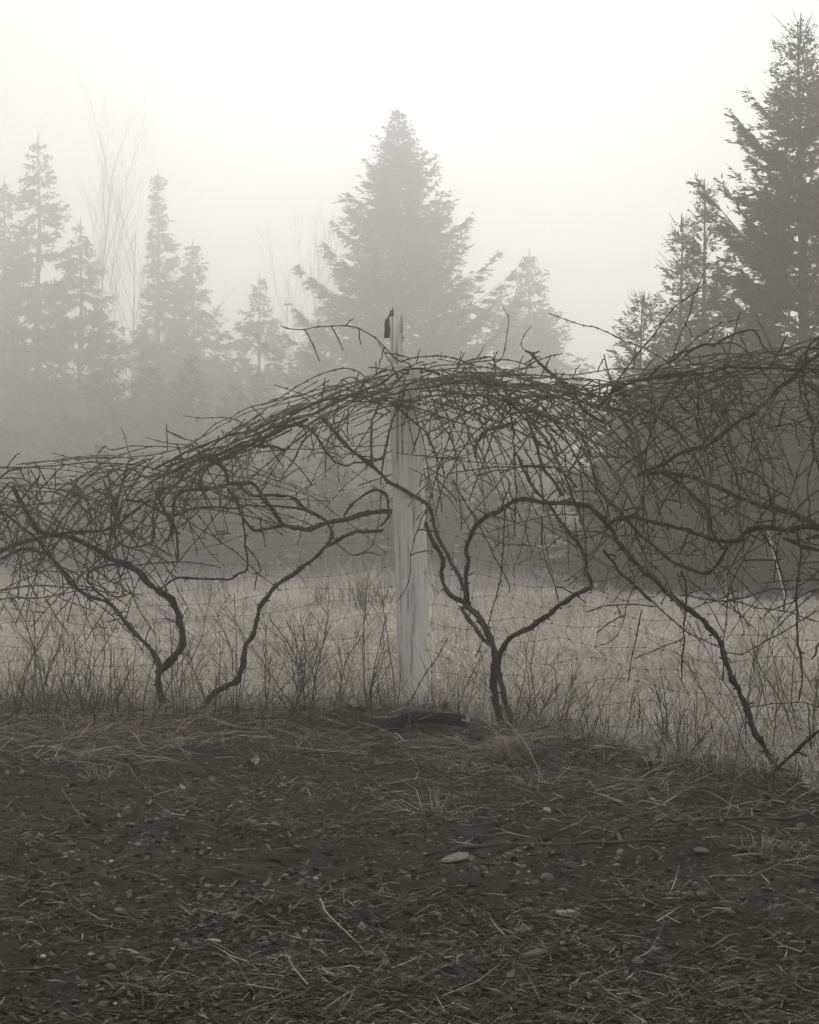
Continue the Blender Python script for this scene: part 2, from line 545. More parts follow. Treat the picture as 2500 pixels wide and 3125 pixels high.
# lower trees that close the wood: three shared crowns, many stands
PROTO = []
for k in range(4):
    mb, tr = spruce(7.0, (2.5, 2.1, 2.7, 1.9)[k], dens=1.0, bl=0.20, bw=0.064, gap=0.15, up=0.2, power=0.8, base=0.01)
    PROTO.append((mb.mesh('crown', M['needles'], False), tr.mesh('trunk', M['tree_bark'])))


def fill_tree(xd, ytop, Y, k, label, group, wide=1.0):
    x, h = tree_spot(xd, ytop, Y)
    o = thing('spruce_tree', (x, Y, float(gz(x, Y)) - 0.02), label, 'tree', group)
    s = h / 7.0
    o.scale = (s * wide, s * wide, s)
    o.rotation_euler.z = random.random() * 6.28
    for nm, me in zip(('crown', 'trunk'), PROTO[k]):
        c = bpy.data.objects.new(nm, me); COL.objects.link(c); c.parent = o


FILL = []
for k, xd in enumerate(range(-260, 800, 62)):
    FILL.append((xd + random.uniform(-22, 22), random.uniform(740, 900), random.uniform(60, 72), k % 4, 'L'))
for k, xd in enumerate(range(-200, 760, 80)):
    FILL.append((xd + random.uniform(-30, 30), random.uniform(930, 1010), random.uniform(44, 52), (k + 1) % 4, 'L'))
for k, xd in enumerate((705, 760, 800, 850, 900, 950, 1000, 1050, 1090)):
    FILL.append((xd + random.uniform(-15, 15), random.uniform(800, 920), random.uniform(60, 70), (k + 2) % 4, 'C'))
for k, xd in enumerate((720, 800, 880, 960, 1040, 1110, 1250, 1300)):
    FILL.append((xd + random.uniform(-15, 15), random.uniform(980, 1050), random.uniform(44, 52), (k + 3) % 4, 'C'))
for k, xd in enumerate((1330, 1390, 1440, 1500, 1550, 1610, 1660, 1730, 1800, 1880, 1960)):
    FILL.append((xd + random.uniform(-15, 15), random.uniform(700, 830), random.uniform(31, 36), k % 4, 'R'))
for k, xd in enumerate((1390, 1470, 1560, 1640, 1720, 1800, 1890)):
    FILL.append((xd + random.uniform(-15, 15), random.uniform(900, 980), random.uniform(31, 34), (k + 1) % 4, 'R'))
for xd, yt, Y, k, side in FILL:
    lab = {'L': 'low pale spruce merging into the foggy wood on the left',
           'C': 'low spruce merging into the foggy wood behind the post',
           'R': 'low dark spruce merging into the wood on the right'}[side]
    grp = {'L': 'low spruces closing the wood on the left', 'C': 'low spruces closing the wood behind the post',
           'R': 'low spruces closing the wood on the right'}[side]
    fill_tree(xd, yt, Y * (FAR if Y > 55 else 1), k, lab, grp, random.uniform(0.9, 1.25))


def bare_tree(name, xd, ytop, Y, spread, label, seed, group='leafless trees in the wood'):
    rnd = random.Random(seed)
    x, h = tree_spot(xd, ytop, Y)
    loc = (x, Y, float(gz(x, Y)))
    tr, tw = MB(), MB()

    def grow(p, d, L, r, lev):
        n = 5
        pts = [p]
        for i in range(n):
            d = d + np.array([rnd.gauss(0, 0.08), rnd.gauss(0, 0.08), 0.05])
            d = d / np.linalg.norm(d)
            pts.append(pts[-1] + d * L / n)
        pts = np.array(pts)
        tube(tr if lev == 0 else tw, pts, np.linspace(r, r * (0.35 if lev else 0.4), len(pts)), 5 if lev == 0 else 3, 0.3)
        if lev < 3:
            k = (13, 7, 4)[lev]
            for i in range(k):
                s = 0.22 + 0.75 * (i + rnd.random()) / k if lev == 0 else 0.2 + 0.78 * (i + rnd.random()) / k
                j = min(int(s * n), n - 1)
                q = pts[j] + (pts[j + 1] - pts[j]) * (s * n - j)
                a = rnd.random() * 6.28
                dd = d * (1 - 0.2 * spread) + spread * np.array([math.cos(a), math.sin(a), 0.1])
                grow(q, dd / np.linalg.norm(dd), L * (0.5 if lev == 0 else 0.5) * (1.15 - 0.6 * s) * rnd.uniform(0.8, 1.25), max(r * 0.42, 0.006), lev + 1)
    grow(np.array([0, 0, -0.05]), np.array([0.0, 0, 1]), h * 0.93, 0.0027 * h, 0)
    o = thing(name, loc, label, 'tree', group)
    for nm, b in (('trunk', tr), ('crown', tw)):
        c = bpy.data.objects.new(nm, b.mesh(nm, M['tree_bark'])); COL.objects.link(c); c.parent = o


BARE = [(188, 330, 92, 0.26, 'tall leafless tree with thin upright limbs beside the left spire spruce'),
        (268, 435, 90, 0.36, 'leafless tree with fanning twigs between the two left spruce groups'),
        (300, 560, 84, 0.8, 'low leafless tree with wide twigs left of the narrow topped spruce'),
        (640, 505, 92, 0.36, 'leafless many limbed tree at the left flank of the central spruce'),
        (690, 470, 96, 0.45, 'faint leafless tree half hidden by the central spruce'),
        (590, 585, 92, 0.55, 'faint leafless tree between the small spruce and the central spruce'),
        (1290, 760, 84, 0.6, 'low leafless tree in the bright gap right of centre')]
for k, (xd, yt, Y, sp, lab) in enumerate(BARE):
    bare_tree('bare_tree', xd, yt, Y * FAR, sp, lab, 100 + k)

# the wood further back, one mass in the fog
mb = MB()
n = 32000
X = RNG.uniform(-70, 70, n); Y = RNG.uniform(135, 165, n)
ztop = 8.0 + 7.0 * fbm(X * 0.25, Y * 0.05, 51, 3) + 1.6 * np.abs(np.sin(X * 1.2))
ztop *= 1 - 0.45 * np.exp(-((X - 17.0) / 7.5) ** 2)
Zf = ztop * RNG.random(n) ** 0.8
blades_quad(mb, np.stack([X, Y, Zf], -1), RNG.normal(size=(n, 3)) * [1, 1, 0.5], 0.7 + 0.7 * RNG.random(n), 0.35 + 0.3 * RNG.random(n), RNG.random(n))
o = mb.build('distant_wood', M['needles'], smooth=False)
tag(o, 'faint mass of wood far back in the fog', 'wood', kind='stuff')


# ------------------------------------------------------------------ fence post
POST_Y = 9.7
M['post_wood'], nt, bs = new_mat('post_wood')
n1 = noise_node(nt, 26, 7, 'Object', (1, 1, 0.045), 0.7)
n2 = noise_node(nt, 70, 6, 'Object', (1, 1, 0.03), 0.65)
n3 = noise_node(nt, 5, 4, 'Object', (1, 1, 0.35), 0.6)
a1 = nt.nodes.new('ShaderNodeMath'); a1.operation = 'MULTIPLY'
nt.links.new(n1.outputs['Fac'], a1.inputs[0]); nt.links.new(n2.outputs['Fac'], a1.inputs[1])
a2 = nt.nodes.new('ShaderNodeMath'); a2.operation = 'MULTIPLY_ADD'
nt.links.new(n3.outputs['Fac'], a2.inputs[0]); a2.inputs[1].default_value = 0.22; nt.links.new(a1.outputs[0], a2.inputs[2])
cr = ramp(nt, a2.outputs[0], [(0.225, g(0.08, 0.7)), (0.27, g(0.36, 0.5)), (0.315, g(0.72, 0.3)), (0.40, g(0.85, 0.28))])
nt.links.new(cr.outputs[0], bs.inputs['Base Color'])
bs.inputs['Roughness'].default_value = 0.9; bs.inputs['Specular IOR Level'].default_value = 0.15
bump(nt, bs, a1.outputs[0], 1.0, 0.03)

pb = at(1270, 2195, POST_Y); pt = at(1234, 1117, POST_Y)
post = thing('fence_post', (pb[0], POST_Y, 0.0), 'thick weathered round wooden post in the middle of the vines', 'post')
mb = MB()
nz_, na_ = 150, 160
zz = np.linspace(-0.25, pt[2], nz_); aa = np.arange(na_) * 2 * math.pi / na_
cx = pb[0] + (pt[0] - pb[0]) * (zz / pt[2]); rr0 = 0.094 - 0.004 * zz / 2
A, Z = np.meshgrid(aa, zz)
gro = vnoise(A / 6.2832 * 30 + 0.5 * vnoise(A * 2, Z * 4, 66), Z * 1.5 + 3, 61); gro2 = vnoise(A / 6.2832 * 60, Z * 3.3, 62)
rad_ = rr0[:, None] - 0.011 * np.clip(0.28 - gro, 0, 1) / 0.28 - 0.005 * np.clip(0.35 - gro2, 0, 1) / 0.35 + 0.006 * (fbm(np.cos(A) * 2 + 5, Z * 2 + np.sin(A) * 2, 63) - 0.5)
ka, kz = 4.35, 1.0 + (HORIZON - 1787) / F_PX * POST_Y     # knot on the front left
rad_ += 0.012 * np.exp(-(((A - ka) * 0.09) / 0.016) ** 2 - ((Z - kz) / 0.025) ** 2)
rad_ -= 0.012 * np.exp(-(((A - ka) * 0.09) / 0.006) ** 2 - ((Z - kz + 0.006) / 0.008) ** 2)
V = np.stack([cx[:, None] + rad_ * np.cos(A), POST_Y + rad_ * np.sin(A), Z], -1)
V[-1, :, 2] += (RNG.random(na_) - 0.5) * 0.012
V = V.reshape(-1, 3)
i = np.arange(nz_ - 1)[:, None] * na_; j = np.arange(na_)[None, :]; k = (j + 1) % na_
Q = np.stack([i + j, i + k, i + na_ + k, i + na_ + j], -1).reshape(-1, 4)
V = np.vstack([V, [[cx[-1], POST_Y, pt[2] - 0.004]]]); c0 = len(V) - 1
T3 = np.stack([np.full(na_, c0), (nz_ - 1) * na_ + np.arange(na_), (nz_ - 1) * na_ + (np.arange(na_) + 1) % na_], -1)
mb.add(V, Q, T3)
mb.build('shaft', M['post_wood'], post)


def rough_prism(mb, outline, y0, y1, nrow=1, jit=0.003):
    """board with the given (x, z) outline between two depths"""
    o = np.asarray(outline, float); n = len(o)
    F = np.stack([o[:, 0], np.full(n, y0) + RNG.normal(size=n) * jit, o[:, 1]], -1)
    B = np.stack([o[:, 0], np.full(n, y1) + RNG.normal(size=n) * jit, o[:, 1]], -1)
    V = np.vstack([F, B, F.mean(0, keepdims=True), B.mean(0, keepdims=True)])
    j = np.arange(n); k = (j + 1) % n
    Q = np.stack([j, k, k + n, j + n], -1)
    T = np.concatenate([np.stack([np.full(n, 2 * n), k, j], -1), np.stack([np.full(n, 2 * n + 1), j + n, k + n], -1)])
    mb.add(V, Q, T)


def zB(zx, zy):      # zoom crop coordinates -> photo pixels
    return 800 + zx * 0.5217, 900 + zy * 0.5217


def out_at(pts, Y):
    r = [at(*zB(x, y), Y) for x, y in pts]
    return [(p[0], p[2]) for p in r]


# squared batten standing on the notched top, ragged edges
lft = [(745, 132), (746, 170), (750, 210), (746, 250), (751, 300), (748, 345), (752, 400), (750, 470)]
rgt = [(818, 470), (812, 400), (819, 345), (812, 300), (816, 250), (808, 205), (811, 160), (807, 131)]
mb = MB(); rough_prism(mb, out_at(lft + rgt + [(790, 134), (770, 129)], POST_Y - 0.03), POST_Y - 0.058, POST_Y + 0.025, jit=0.002)
batten = mb.build('batten', M['post_wood'], post, smooth=False)
M['dark_wood'] = bark_mat('dark_wood', g(0.05, 1.1), g(0.22), 40, (1, 1, 0.15), 0.9, 0.15, 0.8)
mb = MB(); rough_prism(mb, out_at([(767, 66), (770, 100), (771, 150), (775, 246), (748, 247), (728, 246), (712, 245), (716, 200), (716, 160), (722, 142), (735, 122), (745, 104), (747, 84), (756, 86)], POST_Y), POST_Y + 0.027, POST_Y + 0.05, jit=0.002)
mb.build('broken_board', M['dark_wood'], batten, smooth=False, origin=post.location)
mb = MB(); p0 = at(*zB(806, 248), POST_Y - 0.03); p1 = at(*zB(838, 251), POST_Y - 0.03)
tube(mb, np.stack([p0, (p0 + p1) / 2, p1]), 0.0028, 5, 0.3); mb.build('nail', M['dark_wood'], batten, origin=post.location)
mb = MB()                                   # hair lichen on the right flank of the batten
for cxz, cyz, n, rr in (((826), 200, 130, 30), (824, 345, 60, 22), (822, 255, 40, 15), (815, 150, 30, 12)):
    for q in range(n):
        b0 = at(*zB(812 + random.uniform(-3, 2), cyz + random.gauss(0, rr)), POST_Y - 0.02 + random.gauss(0, 0.02))
        d = np.array([random.uniform(0.3, 1.0), random.gauss(0, 0.4), random.gauss(-0.3, 0.5)]) * random.uniform(0.006, 0.026)
        tube(mb, np.stack([b0, b0 + d * 0.6 + np.array([0, 0, 0.003]), b0 + d]), [0.0011, 0.0009, 0.0005], 3, random.random())
M['lichen'] = tone_mat('lichen', [(0, g(0.30, 0.8)), (1, g(0.6, 0.6))], 0.9, 0.1)
tag(mb.build('lichen', M['lichen'], batten, origin=post.location), 'pale hair lichen on the batten', None, kind='stuff')

# ------------------------------------------------------------------ wire fence
M['wire'] = tone_mat('wire', [(0, g(0.05)), (1, g(0.18))], 0.5, 0.5, noise=(30, 0.6))
fence = thing('wire_fence', (pb[0] - 0.1, POST_Y, 0.0), 'slack rusty square mesh wire fence strung past the post behind the vines', 'fence')
NW = 19


def wire_pt(s, k):
    """s: metres along the fence from the post (negative to the left), k: wire number from the bottom"""
    s = np.asarray(s, float); k = np.asarray(k, float)
    X = np.where(s < 0, pb[0] + s, pb[0] + s * 0.491)
    Yf = np.where(s < 0, POST_Y + 0.05 + 0.026 * s, POST_Y + 0.05 - s * 0.871)
    top = np.where(s < 0, 1.86 + 0.235 * s + 0.02 * s * s, 1.86 - 0.16 * np.clip(s, 0, 1.3) - 0.02 * s)
    z = 0.05 + (top - 0.05) * (k / (NW - 1)) ** 0.97
    z = z + 0.022 * np.sin(s * 3.1 + k * 0.55) + 0.016 * np.sin(s * 7.7 + k * 1.9) - 0.02 * np.sin(np.abs(s) * 1.4)
    Xw = X + 0.020 * np.sin(k * 1.3 + s * 2.0) + 0.012 * np.sin(k * 2.9 + s * 5.1)
    Yw = Yf + 0.02 * np.sin(k * 0.8 + s * 1.7)
    return np.stack([Xw, Yw, z], -1)


s_left = -np.arange(0.10, 3.2, 0.028)[::-1]; s_right = np.arange(0.10, 5.2, 0.028)
stays = list(-np.arange(0.16, 3.2, 0.118)) + list(np.arange(0.17, 5.2, 0.125))
for k in range(NW):
    for ss in (s_left, s_right):
        P = wire_pt(ss, np.full_like(ss, k)) + RNG.normal(size=(len(ss), 3)) * 0.0012
        mb = MB(); tube(mb, P, 0.0010, 4, random.random(), cap=False); mb.build('line_wire', M['wire'], fence)
knots = MB()
for s0 in stays:
    kk = np.linspace(0, NW - 1, (NW - 1) * 4 + 1)
    P = wire_pt(np.full_like(kk, s0), kk) + RNG.normal(size=(len(kk), 3)) * 0.0012
    mb = MB(); tube(mb, P, 0.0010, 4, random.random(), cap=False); mb.build('stay_wire', M['wire'], fence)
    for k in range(NW):
        p = wire_pt(np.array([s0]), np.array([k]))[0]
        tube(knots, np.stack([p - [0.006, 0, 0.004], p, p + [0.006, 0, 0.004]]), [0.0015, 0.0032, 0.0015], 4, random.random() * 0.4)
tag(knots.build('wire_knot', M['wire'], fence), None, None, kind='stuff')

# ------------------------------------------------------------------ grapevines
CROP = {'A': (0, 1200), 'B': (800, 900), 'C': (1600, 900), 'D': (0, 1700), 'E': (800, 1500), 'G': (1600, 1400)}
KZ = 900 / 1725.0
drop_spots = []


class Vine:
    def __init__(self, base_px, off, label):
        Y = float(fence_y(base_px[0])) + off
        p = at(base_px[0], base_px[1], Y)
        self.root = thing('grapevine', (p[0], Y, float(gz(p[0], Y))), label, 'vine', 'old grapevines trained along the fence')
        self.tendrils = MB()
        self.n = 0


def noise1(n, step, amp):
    k = max(2, int(n / step) + 2)
    a = RNG.normal(size=(k, 3)) * amp
    x = np.linspace(0, k - 1.001, n); i = x.astype(int); f = (x - i)[:, None]; f = f * f * (3 - 2 * f)
    return a[i] * (1 - f) + a[i + 1] * f


def tendril(mb, p, size):
    n = 14
    t = np.linspace(0, 1, n)
    a0 = random.random() * 6.28; turns = random.uniform(1.2, 3.0); d = np.array([random.gauss(0, 1), random.gauss(0, 0.5), random.uniform(-1.2, 0.4)])
    d /= np.linalg.norm(d)
    r = size * 0.22 * np.clip(t - 0.3, 0, 1)
    P = p + d[None, :] * (size * np.minimum(t, 0.55 + 0.2 * t))[:, None]
    P = P + np.stack([np.cos(a0 + turns * 6.28 * t) * r, np.sin(a0 * 2 + turns * 5 * t) * r * 0.4, np.sin(a0 + turns * 6.28 * t) * r], -1)
    tube(mb, P, np.linspace(0.0016, 0.0009, n), 3, random.uniform(0.2, 0.8), cap=False)


def wood(vine, pts, w0, w1, d0=0.0, d1=0.0, name='cane', tone=None, nodes=True, laterals=True, px=True, jitter=1.0, ground_end=False):
    """one woody shoot through photo pixels; width in crop pixels; depth is the fence line plus d0..d1"""
    q = np.asarray(pts, float)
    L = np.concatenate([[0], np.cumsum(np.hypot(*np.diff(q, axis=0).T))])
    off = d0 + (d1 - d0) * L / max(L[-1], 1)
    q3 = np.column_stack([q, off])
    thick = max(w0, w1) > 13
    sp = spline(q3, 9.0 if thick else 11.0)
    n = len(sp)
    Yd = fence_y(sp[:, 0]) + sp[:, 2]
    P = at(sp[:, 0], sp[:, 1], Yd)
    P = P + noise1(n, 9, (0.006 if thick else 0.004) * jitter) + noise1(n, 3, (0.0030 if thick else 0.0014) * jitter)
    t = np.linspace(0, 1, n)
    w = w0 + (w1 - w0) * t
    rad = w * KZ / F_PX * Yd / 2 * (0.88 if thick else 0.80)
    if thick:
        rad = rad * (1 + 0.16 * noise1(n, 3, 1.0)[:, 0].clip(-1.2, 1.2) + 0.08 * RNG.normal(size=n).clip(-1, 1))
    mb = MB()
    tn = tone if tone is not None else float(np.clip(RNG.normal(0.33, 0.16), 0.05, 1.0))
    dist = np.concatenate([[0], np.cumsum(np.linalg.norm(np.diff(P, axis=0), axis=1))])
    if nodes:
        s = random.uniform(0.03, 0.08); side = 1
        while s < dist[-1] - 0.01:
            i = int(np.searchsorted(dist, s)); i = min(max(i, 1), n - 2)
            T = P[i + 1] - P[i - 1]; T /= np.linalg.norm(T)
            rad[i] *= 1.45 if not thick else 1.15
            a = random.random() * 6.28
            side3 = np.cross(T, [0, 1, 0]); side3 /= np.linalg.norm(side3) + 1e-9
            dv = side3 * side * 0.9 + np.array([0, -0.5 + random.random(), 0]) * 0.6 + T * 0.5
            dv /= np.linalg.norm(dv)
            r = rad[i]
            ln = random.uniform(0.003, 0.008) if not thick else random.uniform(0.006, 0.02)
            b0 = P[i] + dv * r * 0.5
            rb = min(r * 0.7, 0.0045)
            tube(mb, np.stack([b0, b0 + dv * (r * 0.5 + ln * 0.5), b0 + dv * (r * 0.5 + ln)]), [rb, rb * 0.85, rb * 0.35], 4, tn * 0.8)
            if laterals and random.random() < (0.10 if not thick else 0.06):
                ll = random.uniform(0.04, 0.16)
                m_ = 6; tt = np.linspace(0, 1, m_)[:, None]
                PP = b0 + dv * (ll * tt) + np.array([0, 0, -0.35]) * ll * tt ** 2 * random.random() + RNG.normal(size=(m_, 3)) * 0.002
                r_ = np.linspace(min(0.0042, r), 0.0024, m_); r_[3] *= 1.5; r_[-1] *= 1.5
                tube(mb, PP, r_, 4, tn)
                if random.random() < 0.5: drop_spots.append(PP[-1] + [0, 0, -0.004])
            if random.random() < 0.13:
                tendril(vine.tendrils, P[i], random.uniform(0.03, 0.09))
            if random.random() < 0.13:
                drop_spots.append(P[i] - [0, 0, rad[i] + 0.003])
            side = -side
            s += random.uniform(0.055, 0.10)
    if not thick:                      # cut ends
        rad[-1] *= 1.35; rad[-2] *= 1.1
    tube(mb, P, rad, 10 if max(w0, w1) > 20 else (7 if thick else 5), tn, rough=0.10 if thick else 0.0)
    o = mb.build(name, M['vine_bark'] if thick else M['cane_bark'], vine.root)
    if max(w0, w1) > 19:              # shaggy strips of old bark
        st = MB()
        for q in range(int(dist[-1] / 0.011)):
            i = random.randrange(1, n - 4)
            T = P[i + 1] - P[i - 1]; T /= np.linalg.norm(T)
            nr = np.array([random.gauss(0, 1), random.gauss(0, 1), random.gauss(0, 1)]); nr -= T * (nr @ T); nr /= np.linalg.norm(nr)
            sd = np.cross(T, nr); wd = random.uniform(0.0015, 0.004); j = min(n - 1, i + random.randint(2, 4))
            a0 = P[i] + nr * rad[i] * 0.96; a1 = (P[i] + P[j]) / 2 + nr * (rad[i] * 1.03 + 0.001); a2 = P[j] + nr * (rad[j] + random.uniform(0.0, 0.007))
            st.add(np.array([a0 - sd * wd, a0 + sd * wd, a1 + sd * wd, a1 - sd * wd, a2 + sd * wd * 0.5, a2 - sd * wd * 0.5]), [(0, 1, 2, 3), (3, 2, 4, 5)], None, random.uniform(0.1, 0.9))
        tag(st.build('bark_strip', M['vine_bark'], o, smooth=False, origin=vine.root.location), None, None, kind='stuff')
    vine.n += 1
    return o


def z2p(c, pts):
    ox, oy = CROP[c]
    return [(ox + x * KZ, oy + y * KZ) for x, y in pts]


def tr(v, c, pts, w0, w1=None, d0=0.0, d1=None, **kw):
    w1 = w0 if w1 is None else w1
    d1 = d0 if d1 is None else d1
    return wood(v, z2p(c, pts), w0, w1, d0, d1, **kw)


V1 = Vine((0 + 1020 * KZ, 1700 + 960 * KZ), -0.10, 'leftmost old vine, its trunk forking low into a bowed and a straight limb')
V2 = Vine((1170 * KZ, 1700 + 940 * KZ), -0.05, 'vine with one long curving trunk left of the post reaching over the wire')
V3 = Vine((800 + 1420 * KZ, 1500 + 1390 * KZ), -0.05, 'twin trunked vine just right of the post splitting into three limbs')
V4 = Vine((1600 + 1530 * KZ, 1400 + 1905 * KZ), 0.0, 'vine with a slanting trunk at right leaning up to the left')
V5 = Vine((2760, 2480), 0.0, 'vine rooted outside the right edge with two thick level arms')

# --- left vine
tr(V1, 'D', [(1022, 985), (1010, 920), (985, 870), (950, 835), (940, 770), (928, 700), (935, 650)], 50, 42, -0.10, name='trunk', laterals=False)
tr(V1, 'D', [(932, 668), (1000, 612), (1058, 545), (1072, 490), (1048, 400), (1035, 340), (1003, 272), (985, 232), (930, 190), (850, 130), (800, 82), (740, 48), (640, 0), (540, -58), (450, -98), (380, -123), (290, -128), (215, -155), (175, -218), (135, -298), (100, -370), (70, -410)], 46, 24, -0.10, -0.02, name='limb')
tr(V1, 'D', [(940, 650), (900, 590), (830, 500), (770, 410), (728, 368), (680, 310), (640, 270), (570, 240), (500, 220), (440, 170), (400, 120), (350, 50), (310, 10), (270, -28), (210, -53), (150, -48), (60, -20), (-60, 60)], 32, 17, -0.14, -0.05, name='limb')
tr(V1, 'A', [(-60, 960), (0, 930), (90, 890), (180, 862), (260, 845), (340, 830)], 30, 26, 0.02, name='limb')
tr(V1, 'A', [(330, 832), (440, 808), (560, 800), (640, 790), (720, 750), (800, 690), (870, 645), (912, 630), (930, 590), (950, 500), (972, 450), (1000, 410)], 20, 15, -0.05, 0.02, name='limb')
tr(V1, 'D', [(640, 268), (600, 230), (540, 180), (518, 140), (530, 90), (600, 58), (700, 52), (770, 72)], 14, 16, -0.12, -0.10)
tr(V1, 'A', [(740, 610), (830, 635), (900, 670), (960, 720), (1000, 760), (1050, 820)], 16, 12, -0.1)
tr(V1, 'A', [(540, 550), (610, 600), (660, 640), (650, 720), (660, 810), (700, 870), (760, 895), (850, 890), (900, 850), (890, 740), (920, 640)], 14, 16, -0.06)
tr(V1, 'A', [(-40, 690), (60, 720), (120, 780), (200, 850), (300, 960), (390, 1060), (440, 1130), (520, 1170)], 15, 11, -0.15)
# --- second vine
tr(V2, 'D', [(1160, 985), (1172, 940), (1190, 885), (1240, 812), (1300, 770), (1380, 730), (1408, 660), (1425, 580), (1442, 530), (1480, 470), (1500, 400), (1510, 340), (1530, 280), (1580, 225), (1640, 175), (1725, 110), (1793, 47), (1853, 7), (1903, -53), (1963, -93), (2033, -133), (2093, -153), (2173, -165), (2223, -173)], 38, 20, -0.08, -0.16, name='trunk', laterals=False)
tr(V2, 'E', [(690, 210), (722, 175), (746, 130), (738, 70), (715, 15), (660, 4), (590, 25), (545, 55), (500, 110), (480, 150)], 17, 13, -0.16)
tr(V2, 'E', [(748, 116), (650, 121), (560, 140), (490, 170), (400, 180), (320, 190), (260, 213), (190, 212), (120, 200), (92, 160), (60, 110), (0, 40), (-33, -15), (-63, -45), (-133, -35), (-200, -30), (-303, -5), (-393, -10), (-473, -5), (-505, 40), (-518, 125), (-530, 230), (-560, 300)], 32, 17, -0.12, -0.05, name='limb')
tr(V2, 'E', [(385, 172), (330, 140), (270, 110), (200, 60), (150, 26), (60, 22), (-30, 30), (-95, 0), (-150, -50)], 20, 16, -0.10, 0.02, name='limb')
tr(V2, 'E', [(372, 172), (300, 120), (200, 100), (100, 90), (0, 85), (-83, 80), (-183, 95), (-303, 90), (-403, 105), (-483, 140), (-560, 130)], 17, 12, -0.06, -0.02)
tr(V2, 'A', [(1330, 545), (1380, 632), (1420, 720), (1455, 770), (1492, 800), (1560, 790), (1645, 770)], 20, 18, -0.08, name='limb')
tr(V2, 'A', [(1330, 545), (1312, 440), (1262, 402), (1200, 372), (1160, 330)], 21, 14, -0.05)
tr(V2, 'A', [(1170, 560), (1182, 500), (1222, 430), (1300, 385), (1400, 320)], 17, 15, -0.02)
tr(V2, 'A', [(1405, 640), (1420, 780), (1438, 870), (1446, 960), (1440, 1025), (1400, 1052), (1350, 1080), (1250, 1083), (1150, 1080), (1060, 1073), (1000, 1090), (920, 1150)], 12, 15, -0.14)
tr(V2, 'A', [(1440, 890), (1490, 960), (1525, 1045), (1490, 1060)], 13, 8, -0.15)
tr(V2, 'E', [(390, 180), (405, 235), (395, 285), (375, 330)], 18, 20, -0.12)
tr(V2, 'E', [(430, 300), (480, 340), (540, 378), (620, 355), (700, 368)], 10, 6, -0.18)
tr(V2, 'E', [(540, 378), (600, 350), (640, 320), (660, 270), (690, 120), (700, 0)], 6, 9, -0.18)
# thick bundle climbing to the post
for pts, w in (([(880, 450), (1000, 402), (1100, 345), (1200, 305), (1350, 245), (1500, 222), (1600, 172), (1725, 110)], 18),
               ([(1000, 470), (1120, 420), (1230, 370), (1380, 330), (1500, 300), (1600, 305), (1660, 330)], 22),
               ([(1150, 345), (1260, 380), (1400, 330), (1520, 270), (1620, 230), (1725, 190), (1800, 150)], 24),
               ([(1060, 480), (1160, 400), (1290, 350), (1440, 280), (1560, 240), (1680, 150), (1760, 110)], 17),
               ([(960, 420), (1080, 400), (1210, 340), (1330, 310), (1460, 250), (1640, 190), (1780, 200)], 14),
               ([(1180, 460), (1290, 400), (1420, 350), (1500, 310), (1600, 260), (1700, 215)], 15)):
    tr(V2, 'A', pts, w, w * 0.8, random.uniform(-0.12, 0.06), random.uniform(-0.12, 0.02), name='cane' if w < 20 else 'limb')
for pts, w in (([(-30, 865), (60, 800), (160, 765), (250, 770), (300, 800), (350, 870), (400, 950), (420, 985), (500, 1005), (600, 985), (720, 960)], 18),
               ([(0, 800), (130, 740), (300, 710), (380, 640), (500, 600), (620, 590), (720, 545), (830, 480)], 16),
               ([(60, 830), (170, 740), (330, 690), (430, 620), (560, 575), (700, 520), (800, 450), (870, 430), (960, 430), (1040, 460)], 18),
               ([(160, 700), (290, 660), (370, 610), (520, 590), (660, 630), (740, 600)], 17),
               ([(560, 600), (600, 520), (660, 480), (740, 430)], 16),
               ([(500, 580), (640, 600), (770, 600), (870, 625), (960, 600)], 10),
               ([(730, 580), (860, 560), (1000, 530), (1120, 510), (1250, 500), (1400, 520)], 14),
               ([(640, 1010), (640, 900), (645, 760), (670, 680), (690, 610)], 18)):
    tr(V2 if pts[0][0] < 500 else V3, 'B', pts, w, w * 0.75, random.uniform(-0.16, -0.10), random.uniform(-0.16, -0.11), name='cane' if w < 18 else 'limb')
# --- twin trunk vine
tr(V3, 'E', [(1428, 1420), (1392, 1300), (1362, 1180), (1355, 1080), (1362, 990), (1345, 900), (1312, 820), (1280, 742), (1232, 690), (1188, 650)], 54, 36, -0.05, -0.08, name='trunk', laterals=False)
tr(V3, 'E', [(1505, 1425), (1462, 1320), (1422, 1240), (1405, 1150), (1386, 1060), (1390, 990), (1420, 910), (1480, 840), (1560, 798), (1640, 750), (1700, 708), (1743, 658), (1823, 608), (1925, 570)], 34, 26, -0.10, -0.15, name='trunk', laterals=False)
tr(V3, 'E', [(1345, 890), (1272, 840), (1220, 770), (1172, 712), (1165, 682), (1205, 660)], 24, 24, -0.10, name='limb', laterals=False)
tr(V3, 'E', [(1200, 665), (1150, 640), (1092, 592), (1065, 540), (1050, 460), (1066, 410), (1046, 370), (1020, 320), (990, 260), (960, 178)], 30, 24, -0.08, -0.14, name='limb')
tr(V3, 'E', [(1195, 645), (1172, 540), (1130, 460), (1082, 390), (1050, 310), (1022, 230), (1000, 140), (960, 78), (900, 30), (835, -5), (740, -50), (690, -100), (630, -150), (570, -200), (520, -250), (460, -320), (405, -375), (360, -420), (330, -450)], 26, 24, -0.09, -0.15, name='limb')
tr(V3, 'E', [(1205, 650), (1190, 560), (1190, 470), (1212, 420), (1200, 370), (1215, 300), (1240, 240), (1262, 190), (1310, 150), (1390, 110), (1460, 60), (1530, 34), (1600, 48), (1660, 60), (1740, 62), (1783, 63), (1850, 95)], 26, 24, -0.06, -0.08, name='limb')
